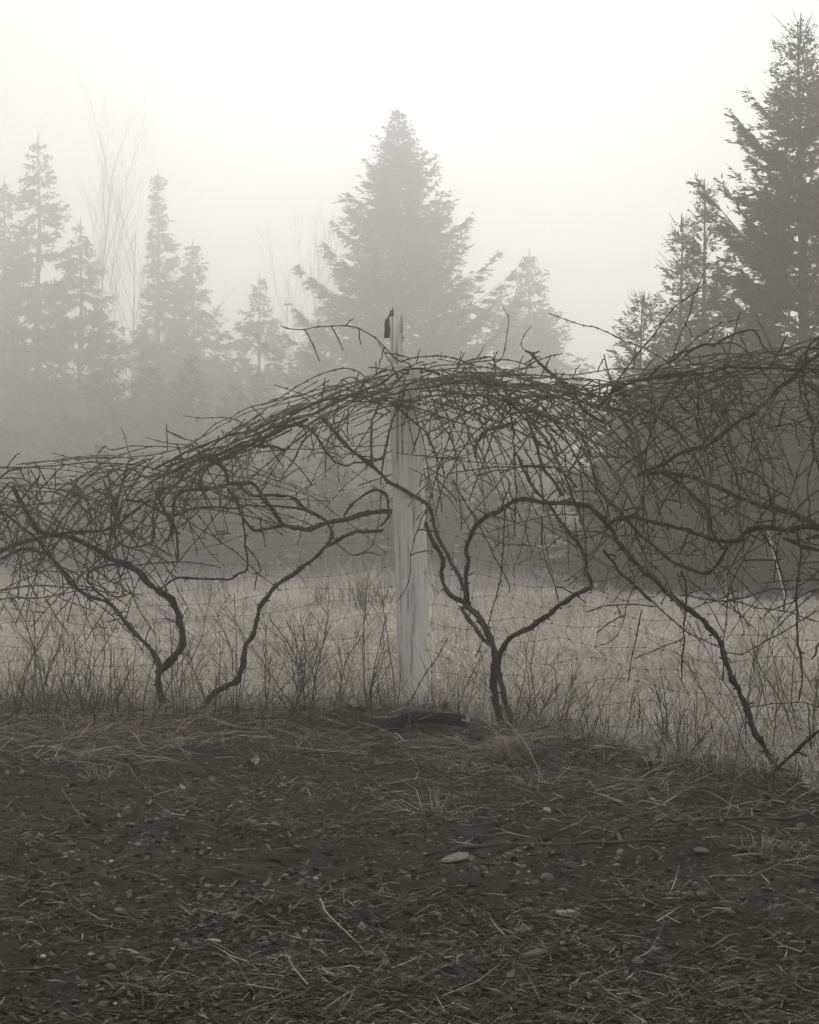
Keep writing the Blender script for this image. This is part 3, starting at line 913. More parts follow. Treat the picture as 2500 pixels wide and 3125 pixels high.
tr(V3, 'G', [(390, 765), (375, 690), (368, 600), (350, 540), (300, 470), (200, 360), (130, 270), (60, 160), (0, 60), (-60, -50)], 20, 15, -0.12, 0.0)
tr(V3, 'B', [(1545, 650), (1560, 760), (1600, 870), (1640, 990), (1700, 1080), (1760, 1180)], 20, 18, 0.0, -0.05, name='limb')
tr(V3, 'B', [(1490, 1010), (1400, 1040), (1440, 1110), (1400, 1240)], 10, 12, -0.14)
tr(V3, 'B', [(1480, 1010), (1570, 1000), (1680, 1015), (1760, 1050), (1840, 1120)], 14, 14, -0.15)
tr(V3, 'B', [(1250, 960), (1250, 870), (1290, 800), (1390, 770), (1510, 740)], 20, 12, 0.02)
tr(V3, 'E', [(1175, 240), (1270, 245), (1350, 275), (1430, 310), (1560, 320), (1675, 348)], 8, 8, -0.05)
tr(V3, 'E', [(1410, 60), (1420, 190), (1400, 400), (1370, 600), (1320, 780), (1240, 960)], 11, 8, -0.2)
tr(V3, 'E', [(1410, 0), (1412, 60), (1418, 120)], 10, 11, -0.2)
tr(V3, 'E', [(1640, 130), (1640, 300), (1680, 480), (1725, 590), (1745, 650)], 9, 8, -0.1)
tr(V3, 'E', [(1440, 590), (1445, 540), (1400, 440), (1330, 310), (1250, 170), (1180, 60), (1120, -60)], 8, 12, -0.1)
tr(V3, 'E', [(1570, 355), (1530, 200), (1490, 100), (1440, -40)], 7, 10, -0.05)
tr(V3, 'E', [(830, 1310), (860, 1250), (950, 1080), (1040, 950), (1085, 860)], 7, 7, -0.3)
tr(V3, 'E', [(795, 650), (860, 520), (880, 360), (900, 240), (970, 110)], 6, 8, -0.2)
# --- slanting vine at right
tr(V4, 'G', [(1535, 1930), (1500, 1830), (1440, 1740), (1390, 1660), (1330, 1550), (1290, 1440), (1250, 1330), (1212, 1230), (1178, 1160), (1152, 1080), (1100, 1010), (1040, 950), (980, 900), (900, 840), (820, 780), (750, 710), (680, 650), (610, 570), (560, 490), (520, 420), (480, 370), (430, 330), (380, 292), (310, 285), (250, 275)], 38, 27, 0.0, -0.05, name='trunk', laterals=False)
tr(V4, 'G', [(500, 392), (540, 358), (620, 345), (720, 355), (820, 385), (900, 410), (1000, 435), (1060, 458), (1150, 475), (1230, 485), (1290, 482)], 20, 22, -0.08, -0.1, name='limb')
tr(V4, 'G', [(740, 75), (850, 100), (940, 160), (1010, 230), (1070, 300), (1100, 400), (1150, 490), (1190, 520)], 22, 20, 0.0, -0.06, name='limb')
tr(V4, 'G', [(1290, 430), (1190, 520), (1120, 620), (1060, 670), (1000, 655), (900, 610), (800, 540), (720, 470), (640, 400), (560, 320), (480, 220), (420, 120), (385, 0), (370, -60)], 22, 15, -0.05, 0.05, name='limb')
tr(V4, 'C', [(690, 1060), (745, 1030), (830, 985), (950, 915), (1040, 890), (1100, 860), (1180, 780), (1300, 700), (1400, 630), (1480, 560), (1560, 500), (1620, 440), (1725, 350), (1800, 290)], 20, 26, -0.08, -0.05, name='limb')
tr(V4, 'C', [(860, 580), (940, 660), (1010, 710), (1035, 800), (1050, 860)], 15, 12, 0.0)
tr(V4, 'C', [(1000, 430), (1025, 500), (1018, 600), (1040, 720), (1050, 860)], 17, 14, -0.05)
tr(V4, 'G', [(580, 660), (700, 780), (820, 900), (930, 1000), (1010, 1045), (1080, 1075), (1175, 1145)], 12, 10, -0.05)
tr(V4, 'G', [(470, 540), (560, 660), (640, 740), (700, 800), (740, 850)], 18, 14, -0.02)
tr(V4, 'G', [(600, 600), (650, 720), (600, 850), (560, 1010), (500, 1070), (445, 1078)], 9, 6, -0.1)
tr(V4, 'G', [(690, 880), (650, 1090), (620, 1250), (605, 1305)], 10, 7, -0.12)
tr(V4, 'G', [(1210, 1180), (1180, 1130), (1260, 1145), (1350, 1100), (1430, 1050), (1560, 990), (1610, 960), (1725, 880)], 10, 11, -0.15, -0.1)
tr(V4, 'G', [(640, 1165), (760, 1125), (860, 1085), (930, 1050)], 8, 9, -0.1)
tr(V4, 'G', [(360, 888), (480, 865), (620, 858), (760, 860)], 9, 8, -0.08)
tr(V4, 'G', [(940, 1340), (925, 1180), (930, 1020), (950, 880), (950, 760), (905, 680)], 9, 14, -0.1)
tr(V4, 'G', [(905, 670), (940, 790), (1060, 825), (1190, 835), (1310, 815), (1450, 770), (1600, 755), (1725, 660)], 10, 10, -0.12)
tr(V4, 'G', [(1725, 950), (1600, 910), (1480, 880), (1350, 860), (1210, 835)], 8, 9, -0.1)
tr(V4, 'G', [(1180, 1180), (1160, 1300), (1180, 1040), (1190, 830), (1250, 680), (1320, 540), (1400, 400)], 7, 10, -0.2)
tr(V4, 'G', [(1385, 1040), (1300, 950), (1220, 860), (1150, 740), (1080, 600), (980, 480)], 8, 9, -0.05)
tr(V4, 'G', [(1270, 1465), (1400, 1440), (1550, 1420), (1640, 1415), (1780, 1475)], 8, 8, -0.1)
# --- vine beyond the right edge
tr(V5, 'G', [(1260, 470), (1300, 430), (1350, 410), (1450, 410), (1550, 400), (1640, 396), (1760, 390), (2000, 450), (2150, 900), (2230, 1600), (2236, 2080)], 34, 40, 0.0, 0.02, name='trunk', laterals=False)
tr(V5, 'G', [(740, 70), (860, 92), (1000, 120), (1100, 160), (1200, 210), (1290, 240), (1400, 275), (1500, 300), (1600, 340), (1700, 385)], 22, 32, -0.02, 0.0, name='limb')
tr(V5, 'G', [(1300, 245), (1290, 200), (1250, 150), (1240, 80), (1200, 0), (1150, -90)], 14, 10, 0.0)
tr(V5, 'G', [(1470, 390), (1468, 300), (1440, 210), (1380, 110), (1280, 60)], 18, 14, 0.02)
tr(V5, 'G', [(1520, 460), (1620, 490), (1760, 545)], 22, 20, -0.08, name='limb')
tr(V5, 'G', [(1640, 445), (1780, 440)], 24, 24, -0.02, name='limb')
tr(V5, 'G', [(1612, 420), (1604, 740), (1598, 900), (1605, 1100), (1616, 1250), (1612, 1420)], 17, 12, -0.12)
tr(V5, 'G', [(1390, 1905), (1450, 1850), (1560, 1750), (1725, 1610), (1800, 1540)], 16, 20, -0.15)
tr(V5, 'G', [(1725, 1070), (1690, 1170)], 18, 16, -0.2)
tr(V5, 'G', [(1530, 900), (1520, 770), (1450, 560), (1420, 440)], 10, 14, -0.05)
tr(V5, 'G', [(1800, 700), (1640, 830), (1530, 930), (1450, 1030)], 12, 9, -0.12)

# --- canes standing out against the fog
OUT = [
 (V2, 'B', [(105, 178), (160, 195), (240, 200), (320, 185), (460, 175), (540, 190), (620, 230), (680, 275), (740, 340), (790, 382), (850, 400), (872, 425), (830, 465), (760, 520), (700, 560), (560, 600)], 8, 12, -0.15),
 (V2, 'B', [(680, 278), (715, 340), (752, 410), (800, 495)], 7, 9, -0.16),
 (V2, 'B', [(0, 640), (100, 602), (200, 540), (300, 490), (400, 448), (490, 430), (560, 447), (600, 480), (612, 522)], 9, 9, -0.05),
 (V2, 'B', [(70, 525), (200, 570), (280, 592), (350, 630)], 7, 7, -0.08),
 (V2, 'B', [(420, 560), (460, 510), (520, 485), (570, 500), (610, 540)], 8, 9, -0.03),
 (V3, 'B', [(810, 390), (900, 362), (1000, 357), (1110, 370), (1190, 400), (1260, 460), (1330, 520)], 10, 9, -0.12),
 (V3, 'B', [(1100, 470), (1180, 390), (1280, 360), (1345, 362), (1362, 420), (1350, 490), (1300, 560)], 11, 11, -0.05),
 (V3, 'B', [(1403, 76), (1436, 130), (1432, 200), (1420, 290), (1408, 362), (1370, 390)], 5, 8, -0.05),
 (V3, 'B', [(1572, 183), (1530, 238), (1512, 285), (1530, 320)], 6, 5, -0.06),
 (V3, 'B', [(1302, 303), (1240, 388), (1195, 430), (1120, 480)], 6, 8, -0.08),
 (V3, 'B', [(950, 445), (1010, 420), (1080, 412), (1160, 405), (1260, 390), (1350, 380), (1480, 385), (1600, 420)], 8, 8, -0.03),
 (V3, 'B', [(1525, 320), (1582, 350), (1640, 408), (1733, 490), (1833, 560), (1883, 650), (1933, 690), (2000, 740)], 13, 20, -0.08),
 (V3, 'C', [(215, 338), (140, 365), (60, 395), (-40, 440), (-140, 470)], 7, 9, -0.08),
 (V4, 'C', [(147, 103), (240, 135), (410, 195), (520, 235), (620, 285), (700, 310), (780, 355), (832, 388), (900, 450)], 6, 10, -0.1),
 (V4, 'C', [(1040, -132), (1012, -42), (985, 20), (965, 122), (910, 240), (878, 345), (850, 400)], 8, 10, -0.08),
 (V4, 'C', [(1060, -80), (1000, -5), (900, 60), (830, 130), (770, 220), (700, 310), (650, 370), (600, 440), (548, 500), (480, 590)], 8, 12, -0.12),
 (V4, 'C', [(1266, 140), (1190, 155), (1120, 180), (1060, 220), (1000, 262), (940, 322), (890, 352), (820, 400)], 7, 9, -0.1),
 (V4, 'C', [(1267, 98), (1240, 170), (1215, 250), (1195, 372), (1170, 450)], 7, 9, -0.05),
 (V4, 'C', [(1350, 103), (1400, 200), (1430, 270), (1466, 338), (1520, 420)], 7, 10, -0.05),
 (V4, 'C', [(740, 480), (800, 420), (870, 380), (940, 332), (1000, 302), (1060, 290), (1110, 293), (1160, 262), (1220, 232), (1300, 208), (1350, 225), (1380, 265), (1392, 305), (1470, 340), (1580, 335), (1700, 322), (1790, 330)], 13, 12, -0.1),
 (V4, 'C', [(900, 400), (1010, 302), (1100, 286), (1240, 288), (1300, 330), (1350, 392), (1440, 500), (1500, 560), (1560, 640)], 11, 11, -0.05),
 (V5, 'C', [(1500, 330), (1600, 280), (1725, 245), (1800, 230)], 9, 11, -0.08),
 (V5, 'C', [(1650, 330), (1690, 280), (1740, 230)], 14, 14, -0.12),
 (V4, 'C', [(430, 660), (500, 590), (560, 530), (640, 490), (700, 485), (780, 480), (900, 465), (1060, 460), (1250, 440), (1420, 440), (1600, 430), (1760, 445)], 22, 11, -0.08),
 (V4, 'C', [(100, 450), (250, 465), (330, 462), (450, 440), (580, 428), (660, 430), (760, 435), (870, 420)], 7, 8, -0.05),
 (V4, 'C', [(470, 590), (480, 540), (520, 505), (560, 510)], 10, 9, -0.05),
 (V4, 'C', [(560, 640), (520, 600), (470, 590), (380, 585), (290, 540), (120, 535), (-40, 530)], 9, 13, 0.0),
 (V3, 'C', [(-200, 545), (-60, 535), (80, 532), (200, 530), (320, 535)], 18, 14, 0.02),
 (V4, 'C', [(1020, 345), (1030, 400), (1045, 440), (1045, 520), (1080, 640), (1130, 710)], 11, 9, -0.2),
 (V4, 'C', [(760, 470), (750, 560), (745, 640), (735, 720), (725, 780)], 12, 9, -0.2),
 (V4, 'C', [(630, 790), (600, 860), (620, 930), (690, 985)], 10, 8, -0.2),
 (V5, 'C', [(1440, 770), (1435, 690), (1450, 650), (1520, 620), (1640, 640), (1740, 690)], 9, 9, -0.18),
 (V5, 'C', [(1700, 760), (1660, 600), (1640, 480), (1650, 370), (1680, 300), (1740, 240)], 16, 13, -0.15),
 (V1, 'A', [(305, 352), (450, 380), (560, 372), (640, 378)], 6, 7, -0.05),
 (V1, 'A', [(715, 205), (745, 300), (765, 382)], 6, 7, -0.05),
 (V1, 'A', [(973, 178), (977, 260), (981, 342)], 8, 7, -0.08),
 (V2, 'A', [(845, 258), (930, 280), (1010, 292), (1080, 302), (1170, 330)], 6, 8, -0.06),
 (V2, 'A', [(1000, 240), (1070, 268), (1130, 275), (1170, 300)], 6, 7, -0.04),
 (V2, 'A', [(1070, 138), (1160, 148), (1300, 142), (1345, 150), (1400, 165)], 6, 7, -0.05),
 (V2, 'A', [(1060, 335), (1190, 250), (1260, 180), (1340, 145), (1420, 100), (1533, 65), (1650, 40), (1800, 0), (1930, -70)], 7, 8, -0.05),
 (V1, 'A', [(610, 305), (640, 328), (685, 330), (780, 312), (900, 315), (1000, 312), (1060, 320)], 7, 7, -0.04),
 (V1, 'A', [(670, 515), (620, 470), (585, 430), (565, 385), (590, 328), (615, 305)], 8, 8, -0.08),
 (V1, 'A', [(-40, 442), (120, 436), (260, 435), (400, 420), (560, 400), (700, 405), (830, 425), (950, 460), (1010, 480)], 8, 10, -0.02),
 (V1, 'A', [(90, 412), (200, 402), (340, 400), (450, 380), (560, 372), (700, 375), (830, 365), (960, 340), (1100, 310)], 7, 8, 0.0),
 (V1, 'A', [(-20, 500), (60, 455), (130, 438)], 14, 10, -0.05),
 (V1, 'A', [(-30, 500), (120, 500), (200, 535), (370, 530), (480, 490), (560, 475), (700, 440)], 8, 8, -0.03),
 (V1, 'A', [(-60, 600), (20, 570), (60, 530), (100, 545), (150, 590), (170, 620)], 14, 11, -0.06),
 (V1, 'A', [(100, 660), (250, 645), (390, 620), (500, 540), (590, 490), (700, 430), (800, 400), (900, 380)], 10, 9, -0.05),
 (V1, 'A', [(-30, 655), (150, 650), (280, 648), (400, 655), (510, 675), (600, 660)], 8, 8, -0.06),
 (V1, 'A', [(-40, 640), (110, 660), (200, 700), (300, 760), (400, 800), (450, 810)], 11, 10, -0.09),
 (V1, 'A', [(320, 460), (318, 540), (302, 635)], 8, 6, -0.04),
 (V1, 'A', [(270, 940), (330, 880), (440, 760), (520, 680), (620, 560)], 7, 8, -0.12),
 (V1, 'A', [(880, 900), (900, 790), (935, 660), (980, 580), (1060, 480), (1120, 400)], 12, 10, -0.03),
 (V1, 'A', [(1045, 990), (1040, 880), (1010, 770), (960, 690), (930, 600)], 14, 10, -0.05),
 (V1, 'A', [(670, 700), (690, 600), (720, 500), (740, 420), (800, 390)], 14, 10, -0.03),
]
for v, c, pts, w0, w1, dd in OUT:
    tr(v, c, pts, w0 * 1.05, w1 * 1.05, dd + random.uniform(-0.03, 0.03), dd + random.uniform(-0.05, 0.05))

# --- the tangle: shoots lying along the top of the trellis, hanging from it and crossing it
TOPX = np.array([-150, 0, 200, 350, 430, 560, 700, 830, 1000, 1150, 1250, 1350, 1450, 1600, 1725, 1900]) * DX
TOPY = np.array([985, 992, 965, 948, 925, 862, 805, 775, 772, 790, 805, 790, 755, 735, 728, 715]) * DX
BOTX = np.array([-150, 0, 200, 350, 480, 600, 700, 800, 950, 1100, 1200, 1350, 1500, 1725, 1900]) * DX
BOTY = np.array([1330, 1310, 1290, 1190, 1110, 1080, 1050, 1070, 1130, 1160, 1215, 1260, 1270, 1290, 1300]) * DX


def vine_for(x):
    return V1 if x < 560 else V2 if x < 1180 else V3 if x < 1830 else V4 if x < 2280 else V5


def walk(x, y, ang, length, grav, curve, stop=None):
    pts = [(x, y)]; step = 26.0
    for i in range(int(length / step)):
        ang += curve + random.gauss(0, 0.04)
        d = math.cos(ang)                        # pull towards straight down (angle 90 deg)
        ang += grav * d
        x += math.cos(ang) * step; y += math.sin(ang) * step
        if stop is not None and y > np.interp(x, BOTX, BOTY) + stop: break
        if y < np.interp(x, TOPX, TOPY) - 22: break
        pts.append((x, y))
    return pts


def pick_x(dens):
    while True:
        x = random.uniform(-150, 2650)
        if random.random() < np.interp(x, [-150, 0, 500, 650, 800, 1150, 1300, 1800, 2000, 2650], dens): return x


def cane_auto(pts, w0, w1):
    if len(pts) < 4: return
    dd = random.gauss(-0.03, 0.10)
    xs = np.mean([p[0] for p in pts])
    if 1150 < xs < 1350: dd = -random.uniform(0.11, 0.2) if random.random() < 0.55 else random.uniform(0.12, 0.25)
    tn = None
    if random.random() < 0.10: tn = random.uniform(0.75, 1.0)
    wood(vine_for(pts[0][0]), pts[::1] if len(pts) < 6 else pts[::2] + ([pts[-1]] if len(pts) % 2 == 0 else []), w0, w1, dd, dd + random.gauss(0, 0.08), tone=tn)


for k in range(120):
    x = pick_x([0.45, 0.45, 0.5, 0.7, 0.8, 1.0, 1.0, 0.9, 0.7, 0.7]); y = np.interp(x, TOPX, TOPY) + 6 + 85 * random.random() ** 1.4
    s = random.choice((-1, 1)); e = 60 * s
    sl = math.atan2(np.interp(x + e, TOPX, TOPY) - np.interp(x, TOPX, TOPY), e)
    pts = walk(x, y, sl + random.gauss(0, 0.2), random.uniform(260, 900), 0.010, 0.010 * s)
    cane_auto(pts, random.uniform(8, 12), random.uniform(5, 8))
for k in range(160):
    x = pick_x([0.9, 0.9, 0.7, 0.35, 0.35, 0.6, 1.0, 1.0, 1.0, 1.0]); y = np.interp(x, TOPX, TOPY) + 10 + 110 * random.random()
    s = 1 if random.random() < (0.75 if x > 1300 else 0.38) else -1
    a = random.uniform(0.15, 1.3); a = a if s > 0 else math.pi - a
    pts = walk(x, y, a, random.uniform(180, 680), random.uniform(0.03, 0.12), random.gauss(0, 0.012), random.uniform(-160, 50))
    cane_auto(pts, random.uniform(9, 14), random.uniform(6, 9))
for k in range(105):
    x = pick_x([0.9, 0.9, 0.7, 0.3, 0.3, 0.4, 0.8, 0.9, 1.0, 1.0])
    f = random.random(); y = np.interp(x, TOPX, TOPY) * (1 - f) + np.interp(x, BOTX, BOTY) * f
    pts = walk(x, y, random.uniform(0, 6.28), random.uniform(90, 380), 0.0, random.gauss(0, 0.03), random.uniform(-20, 90))
    cane_auto(pts, random.uniform(7, 11), random.uniform(5, 7))
for k in range(120):                     # thin whips through the whole tangle
    x = pick_x([0.9, 0.9, 0.8, 0.45, 0.45, 0.7, 1.0, 1.0, 0.9, 0.9])
    f = random.random() ** 1.3; y = np.interp(x, TOPX, TOPY) * (1 - f) + np.interp(x, BOTX, BOTY) * f
    pts = walk(x, y, random.choice((random.uniform(0.2, 1.4), random.uniform(1.7, 2.9), random.uniform(-0.5, 0.5))), random.uniform(120, 420), random.uniform(0.02, 0.12), random.gauss(0, 0.045), random.uniform(-60, 120))
    cane_auto(pts, random.uniform(4.5, 7), random.uniform(3.5, 5))
for k in range(85):
    x = random.uniform(-120, 640) if k < 45 else random.uniform(1900, 2620)
    f = random.uniform(0.15, 0.95); y = np.interp(x, TOPX, TOPY) * (1 - f) + np.interp(x, BOTX, BOTY) * f
    pts = walk(x, y, random.choice((random.uniform(0.4, 1.2), random.uniform(1.9, 2.8), random.uniform(-0.3, 0.4))), random.uniform(180, 520), random.uniform(0, 0.05), random.gauss(0, 0.02), random.uniform(20, 260))
    cane_auto(pts, random.uniform(8, 12), random.uniform(5, 8))
for v in (V1, V2, V3, V4, V5):
    if v.tendrils.n:
        tag(v.tendrils.build('tendril', M['cane_bark'], v.root), None, None, kind='stuff')

# ------------------------------------------------------------------ dew
def ico():
    t = (1 + 5 ** 0.5) / 2
    v = np.array([(-1, t, 0), (1, t, 0), (-1, -t, 0), (1, -t, 0), (0, -1, t), (0, 1, t), (0, -1, -t), (0, 1, -t), (t, 0, -1), (t, 0, 1), (-t, 0, -1), (-t, 0, 1)], float)
    v /= np.linalg.norm(v[0])
    f = np.array([(0, 11, 5), (0, 5, 1), (0, 1, 7), (0, 7, 10), (0, 10, 11), (1, 5, 9), (5, 11, 4), (11, 10, 2), (10, 7, 6), (7, 1, 8), (3, 9, 4), (3, 4, 2), (3, 2, 6), (3, 6, 8), (3, 8, 9), (4, 9, 5), (2, 4, 11), (6, 2, 10), (8, 6, 7), (9, 8, 1)])
    return v, f


def subdiv(v, f):
    v = list(map(tuple, v)); cache = {}; out = []

    def mid(a, b):
        k = (min(a, b), max(a, b))
        if k not in cache:
            m_ = (np.array(v[a]) + np.array(v[b])) / 2; m_ /= np.linalg.norm(m_); v.append(tuple(m_)); cache[k] = len(v) - 1
        return cache[k]
    for a, b, c in f:
        x, y, z = mid(a, b), mid(b, c), mid(c, a)
        out += [(a, x, z), (b, y, x), (c, z, y), (x, y, z)]
    return np.array(v), np.array(out)


IV, IF = ico(); IV1, IF1 = subdiv(IV, IF); IV2, IF2 = subdiv(IV1, IF1)
for q in range(260):                      # drops strung on the wires too
    s_ = random.choice((random.uniform(-2.4, -0.1), random.uniform(0.1, 3.0)))
    drop_spots.append(wire_pt(np.array([s_]), np.array([random.randint(3, NW - 1)]))[0] - [0, 0, 0.005])
M['water'], nt, bs = new_mat('water')
bs.inputs['Base Color'].default_value = (1, 1, 1, 1); bs.inputs['Roughness'].default_value = 0.0
bs.inputs['IOR'].default_value = 1.33; bs.inputs['Transmission Weight'].default_value = 1.0
mb = MB()
for p in drop_spots:
    r = random.uniform(0.0026, 0.0046)
    mb.add(p + IV * r * [1, 1, 1.15], None, IF)
tag(mb.build('dew_drop', M['water']), 'tiny water drops hanging from the canes and wires', 'dew', kind='stuff')


# ------------------------------------------------------------------ grass, straw and litter
def blades(mb, P, az, L, W, tilt, bend, tone, flat=False):
    n = len(P)
    h = np.stack([np.cos(az), np.sin(az), np.zeros(n)], -1)
    up = np.array([0, 0, 1.0])
    d1 = h * np.cos(tilt)[:, None] + up * np.sin(tilt)[:, None]
    t2 = tilt - bend
    d2 = h * np.cos(t2)[:, None] + up * np.sin(t2)[:, None]
    S = np.stack([-np.sin(az), np.cos(az), np.zeros(n)], -1)
    roll = RNG.uniform(-1.2, 1.2, n)
    S = S * np.cos(roll)[:, None] + np.cross(d1, S) * np.sin(roll)[:, None]
    m_ = P + d1 * (L * 0.5)[:, None]
    t_ = m_ + d2 * (L * 0.5)[:, None]
    w = (W / 2)[:, None]
    V = np.stack([P - S * w, P + S * w, m_ + S * w * 0.85, m_ - S * w * 0.85, t_], 1).reshape(-1, 3)
    i = np.arange(n)[:, None] * 5
    mb.add(V, i + np.array([[0, 1, 2, 3]]), i + np.array([[3, 2, 4]]), np.repeat(tone, 5))


def sample_ground(n, y0, y1, side=0.6):
    Y = 1 / RNG.uniform(1 / y1, 1 / y0, n)
    X = RNG.uniform(-1, 1, n) * (0.24 * Y + side)
    return X, Y


def gpos(X, Y, lift=0.0):
    return np.stack([X, Y, gz(X, Y) + lift], -1)


def bare_spot(X, Y):
    """trodden bare earth round the pipe in front of the post"""
    return 0.92 * np.exp(-(((X - 0.05) / 0.55) ** 2 + ((Y - 8.85) / 0.42) ** 2) ** 2)


# pale matted grass of the field
mb = MB()
X, Y = sample_ground(145000, 6.4, 38.5, 1.2)
keep = (Y - fence_line_y(np.clip(X, -6, 2.2)) + (fbm(X * 1.7, Y * 1.7, 31) - 0.5) * 1.6) > RNG.uniform(-0.2, 1.3, len(X))
X, Y = X[keep], Y[keep]; n = len(X)
sw = fbm(X * 0.7, Y * 0.7, 71) * 9.0 + RNG.normal(size=n) * 0.9
tuft = fbm(X * 1.4, Y * 1.4, 73)
L = (0.05 + 0.13 * RNG.random(n)) * (0.6 + 0.9 * tuft) * (1 + 0.01 * Y)
W = np.maximum(0.0032, 0.00055 * Y) * (0.7 + 0.6 * RNG.random(n))
blades(mb, gpos(X, Y, -0.005), sw, L, W, RNG.uniform(0.15, 1.1, n), RNG.uniform(0.1, 0.9, n), np.clip(0.20 + 0.5 * tuft + 0.9 * (fbm(X * 0.35, Y * 0.35, 77) - 0.5) + RNG.normal(size=n) * 0.2, 0, 1))
nt_ = 3000
TX, TY = sample_ground(nt_, 7.5, 38.0, 1.2)
ok = (TY - fence_line_y(np.clip(TX, -6, 2.2))) > 0.5 + RNG.random(nt_)
TX, TY = TX[ok], TY[ok]
k_ = np.repeat(np.arange(len(TX)), 20); n = len(k_)
a = RNG.uniform(0, 6.28, n); sz = RNG.uniform(0.5, 1.3, len(TX))[k_] * (1 + 0.012 * TY[k_]); rr = np.abs(RNG.normal(size=n)) * 0.05 * sz
X = TX[k_] + rr * np.cos(a); Y = TY[k_] + rr * np.sin(a)
blades(mb, gpos(X, Y, -0.01), a + RNG.normal(size=n) * 0.8, RNG.uniform(0.08, 0.24, n) * sz, np.maximum(0.0028, 0.00045 * Y), RNG.uniform(0.6, 1.45, n), RNG.uniform(0.2, 1.1, n),
       np.clip(RNG.normal(0.62, 0.2, len(TX))[k_] + RNG.normal(size=n) * 0.15, 0, 1))
n = 26000                              # rank taller grass where the field meets the wood
X = RNG.uniform(-13, 13, n); Y = 36.5 + RNG.normal(size=n) * 2.2
kp = fbm(X * 1.1, Y * 0.7, 79) > RNG.uniform(0.38, 0.6, n); X, Y = X[kp], Y[kp]; n = len(X)
blades(mb, gpos(X, Y), RNG.uniform(0, 6.28, n), RNG.gamma(3, 0.11, n), np.full(n, 0.014), RNG.uniform(0.8, 1.5, n), RNG.uniform(0, 0.7, n), np.clip(RNG.normal(0.35, 0.2, n), 0, 1))
tag(mb.build('field_grass', M['field_grass'], smooth=False), 'pale flattened dry grass covering the field behind the fence', 'grass', kind='stuff')

# short dark litter and dead stems on the soil
mb = MB()
X, Y = sample_ground(175000, 2.9, 10.2, 0.7)
pat = fbm(X * 1.3, Y * 1.3, 81, 4)
d = Y - fence_line_y(X)
keep = (RNG.random(len(X)) < np.clip((pat - 0.40) * 6.0, 0.06, 1)) & (d < 0.9) & (bare_spot(X, Y) < RNG.random(len(X)))
X, Y, pat, d = X[keep], Y[keep], pat[keep], d[keep]; n = len(X)
az = RNG.uniform(0, 6.28, n)
az = np.where(RNG.random(n) < 0.5, RNG.normal(size=n) * 0.5 + np.where(RNG.random(n) < 0.5, 0, math.pi), az)
near_f = np.exp(-((d + 0.8) / 1.0) ** 2)
L = RNG.gamma(2.2, 0.018, n) * (1 + 0.8 * near_f)
W = RNG.uniform(0.0010, 0.0038, n)
tl = np.abs(RNG.normal(size=n)) * 0.28
tone = np.clip(RNG.beta(1.2, 2.9, n) + 0.10 * near_f + 0.25 * (pat - 0.5) - 0.02, 0, 1)
blades(mb, gpos(X, Y, RNG.uniform(-0.002, 0.018, n)), az, L, W, tl, RNG.uniform(-0.3, 0.5, n), tone)
tag(mb.build('dead_grass_litter', M['straw'], smooth=False), 'short dead stems and shredded grass littering the dark soil', 'litter', kind='stuff')

# long straw fallen in front of the fence, thickest to the left
mb = MB()
n = 30000
X = RNG.uniform(-3.2, 2.2, n)
Y = fence_line_y(X) - 0.15 - np.abs(RNG.normal(size=n)) * 0.85
keep = (RNG.random(n) < np.interp(X, [-3.2, -1.2, 0.0, 0.5, 2.2], [1, 1, 0.6, 0.3, 0.25]) * np.clip((fbm(X * 1.5, Y * 1.5, 93) - 0.3) * 4, 0.1, 1)) & (bare_spot(X, Y) < RNG.random(n))
X, Y = X[keep], Y[keep]; n = len(X)
az = RNG.normal(size=n) * 0.75 + np.where(RNG.random(n) < 0.55, 0.35, math.pi - 0.2)
L = RNG.uniform(0.08, 0.42, n) * np.interp(X, [-1, 1], [1, 0.6])
blades(mb, gpos(X, Y, RNG.uniform(0, 0.05, n)), az, L, RNG.uniform(0.0014, 0.0036, n), np.abs(RNG.normal(size=n)) * 0.25, RNG.uniform(0, 0.6, n),
       np.clip(RNG.beta(2.0, 2.6, n) + 0.04, 0, 1))
tag(mb.build('fallen_straw', M['straw'], smooth=False), 'long fallen straw matted along the foot of the fence', 'straw', kind='stuff')

# thin upright dead grass along the fence foot
mb = MB()
n = 5200
X = RNG.uniform(-3.2, 2.2, n)
Y = fence_line_y(X) + RNG.normal(size=n) * 0.45 + 0.1
dn = fbm(X * 1.6, Y * 1.6, 91)
keep = RNG.random(n) < np.clip((dn - 0.35) * 4, 0.05, 1)
X, Y = X[keep], Y[keep]; n = len(X)
blades(mb, gpos(X, Y), RNG.uniform(0, 6.28, n), RNG.gamma(3, 0.07, n), RNG.uniform(0.0016, 0.0036, n), RNG.uniform(0.7, 1.5, n), RNG.uniform(0, 0.5, n), np.clip(RNG.beta(1.6, 3.2, n), 0, 1))
nt_ = 150
TX = RNG.uniform(-3.0, 2.0, nt_); TY = fence_line_y(TX) - RNG.gamma(1.6, 0.55, nt_) + 0.3
ok = (TY > 3.2) & (bare_spot(TX, TY) < 0.4); TX, TY = TX[ok], TY[ok]
k_ = np.repeat(np.arange(len(TX)), 70); n = len(k_)
a = RNG.uniform(0, 6.28, n); sz = RNG.uniform(0.4, 1.2, len(TX))[k_]; rr = np.abs(RNG.normal(size=n)) * 0.05 * sz
X = TX[k_] + rr * np.cos(a) * 1.6; Y = TY[k_] + rr * np.sin(a)
blades(mb, gpos(X, Y, -0.005), a + RNG.normal(size=n) * 0.7, RNG.uniform(0.05, 0.24, n) * sz, RNG.uniform(0.0012, 0.003, n), RNG.uniform(0.2, 1.3, n), RNG.uniform(0.2, 1.3, n),
       np.clip(RNG.normal(0.42, 0.15, len(TX))[k_] + RNG.normal(size=n) * 0.18, 0, 1))
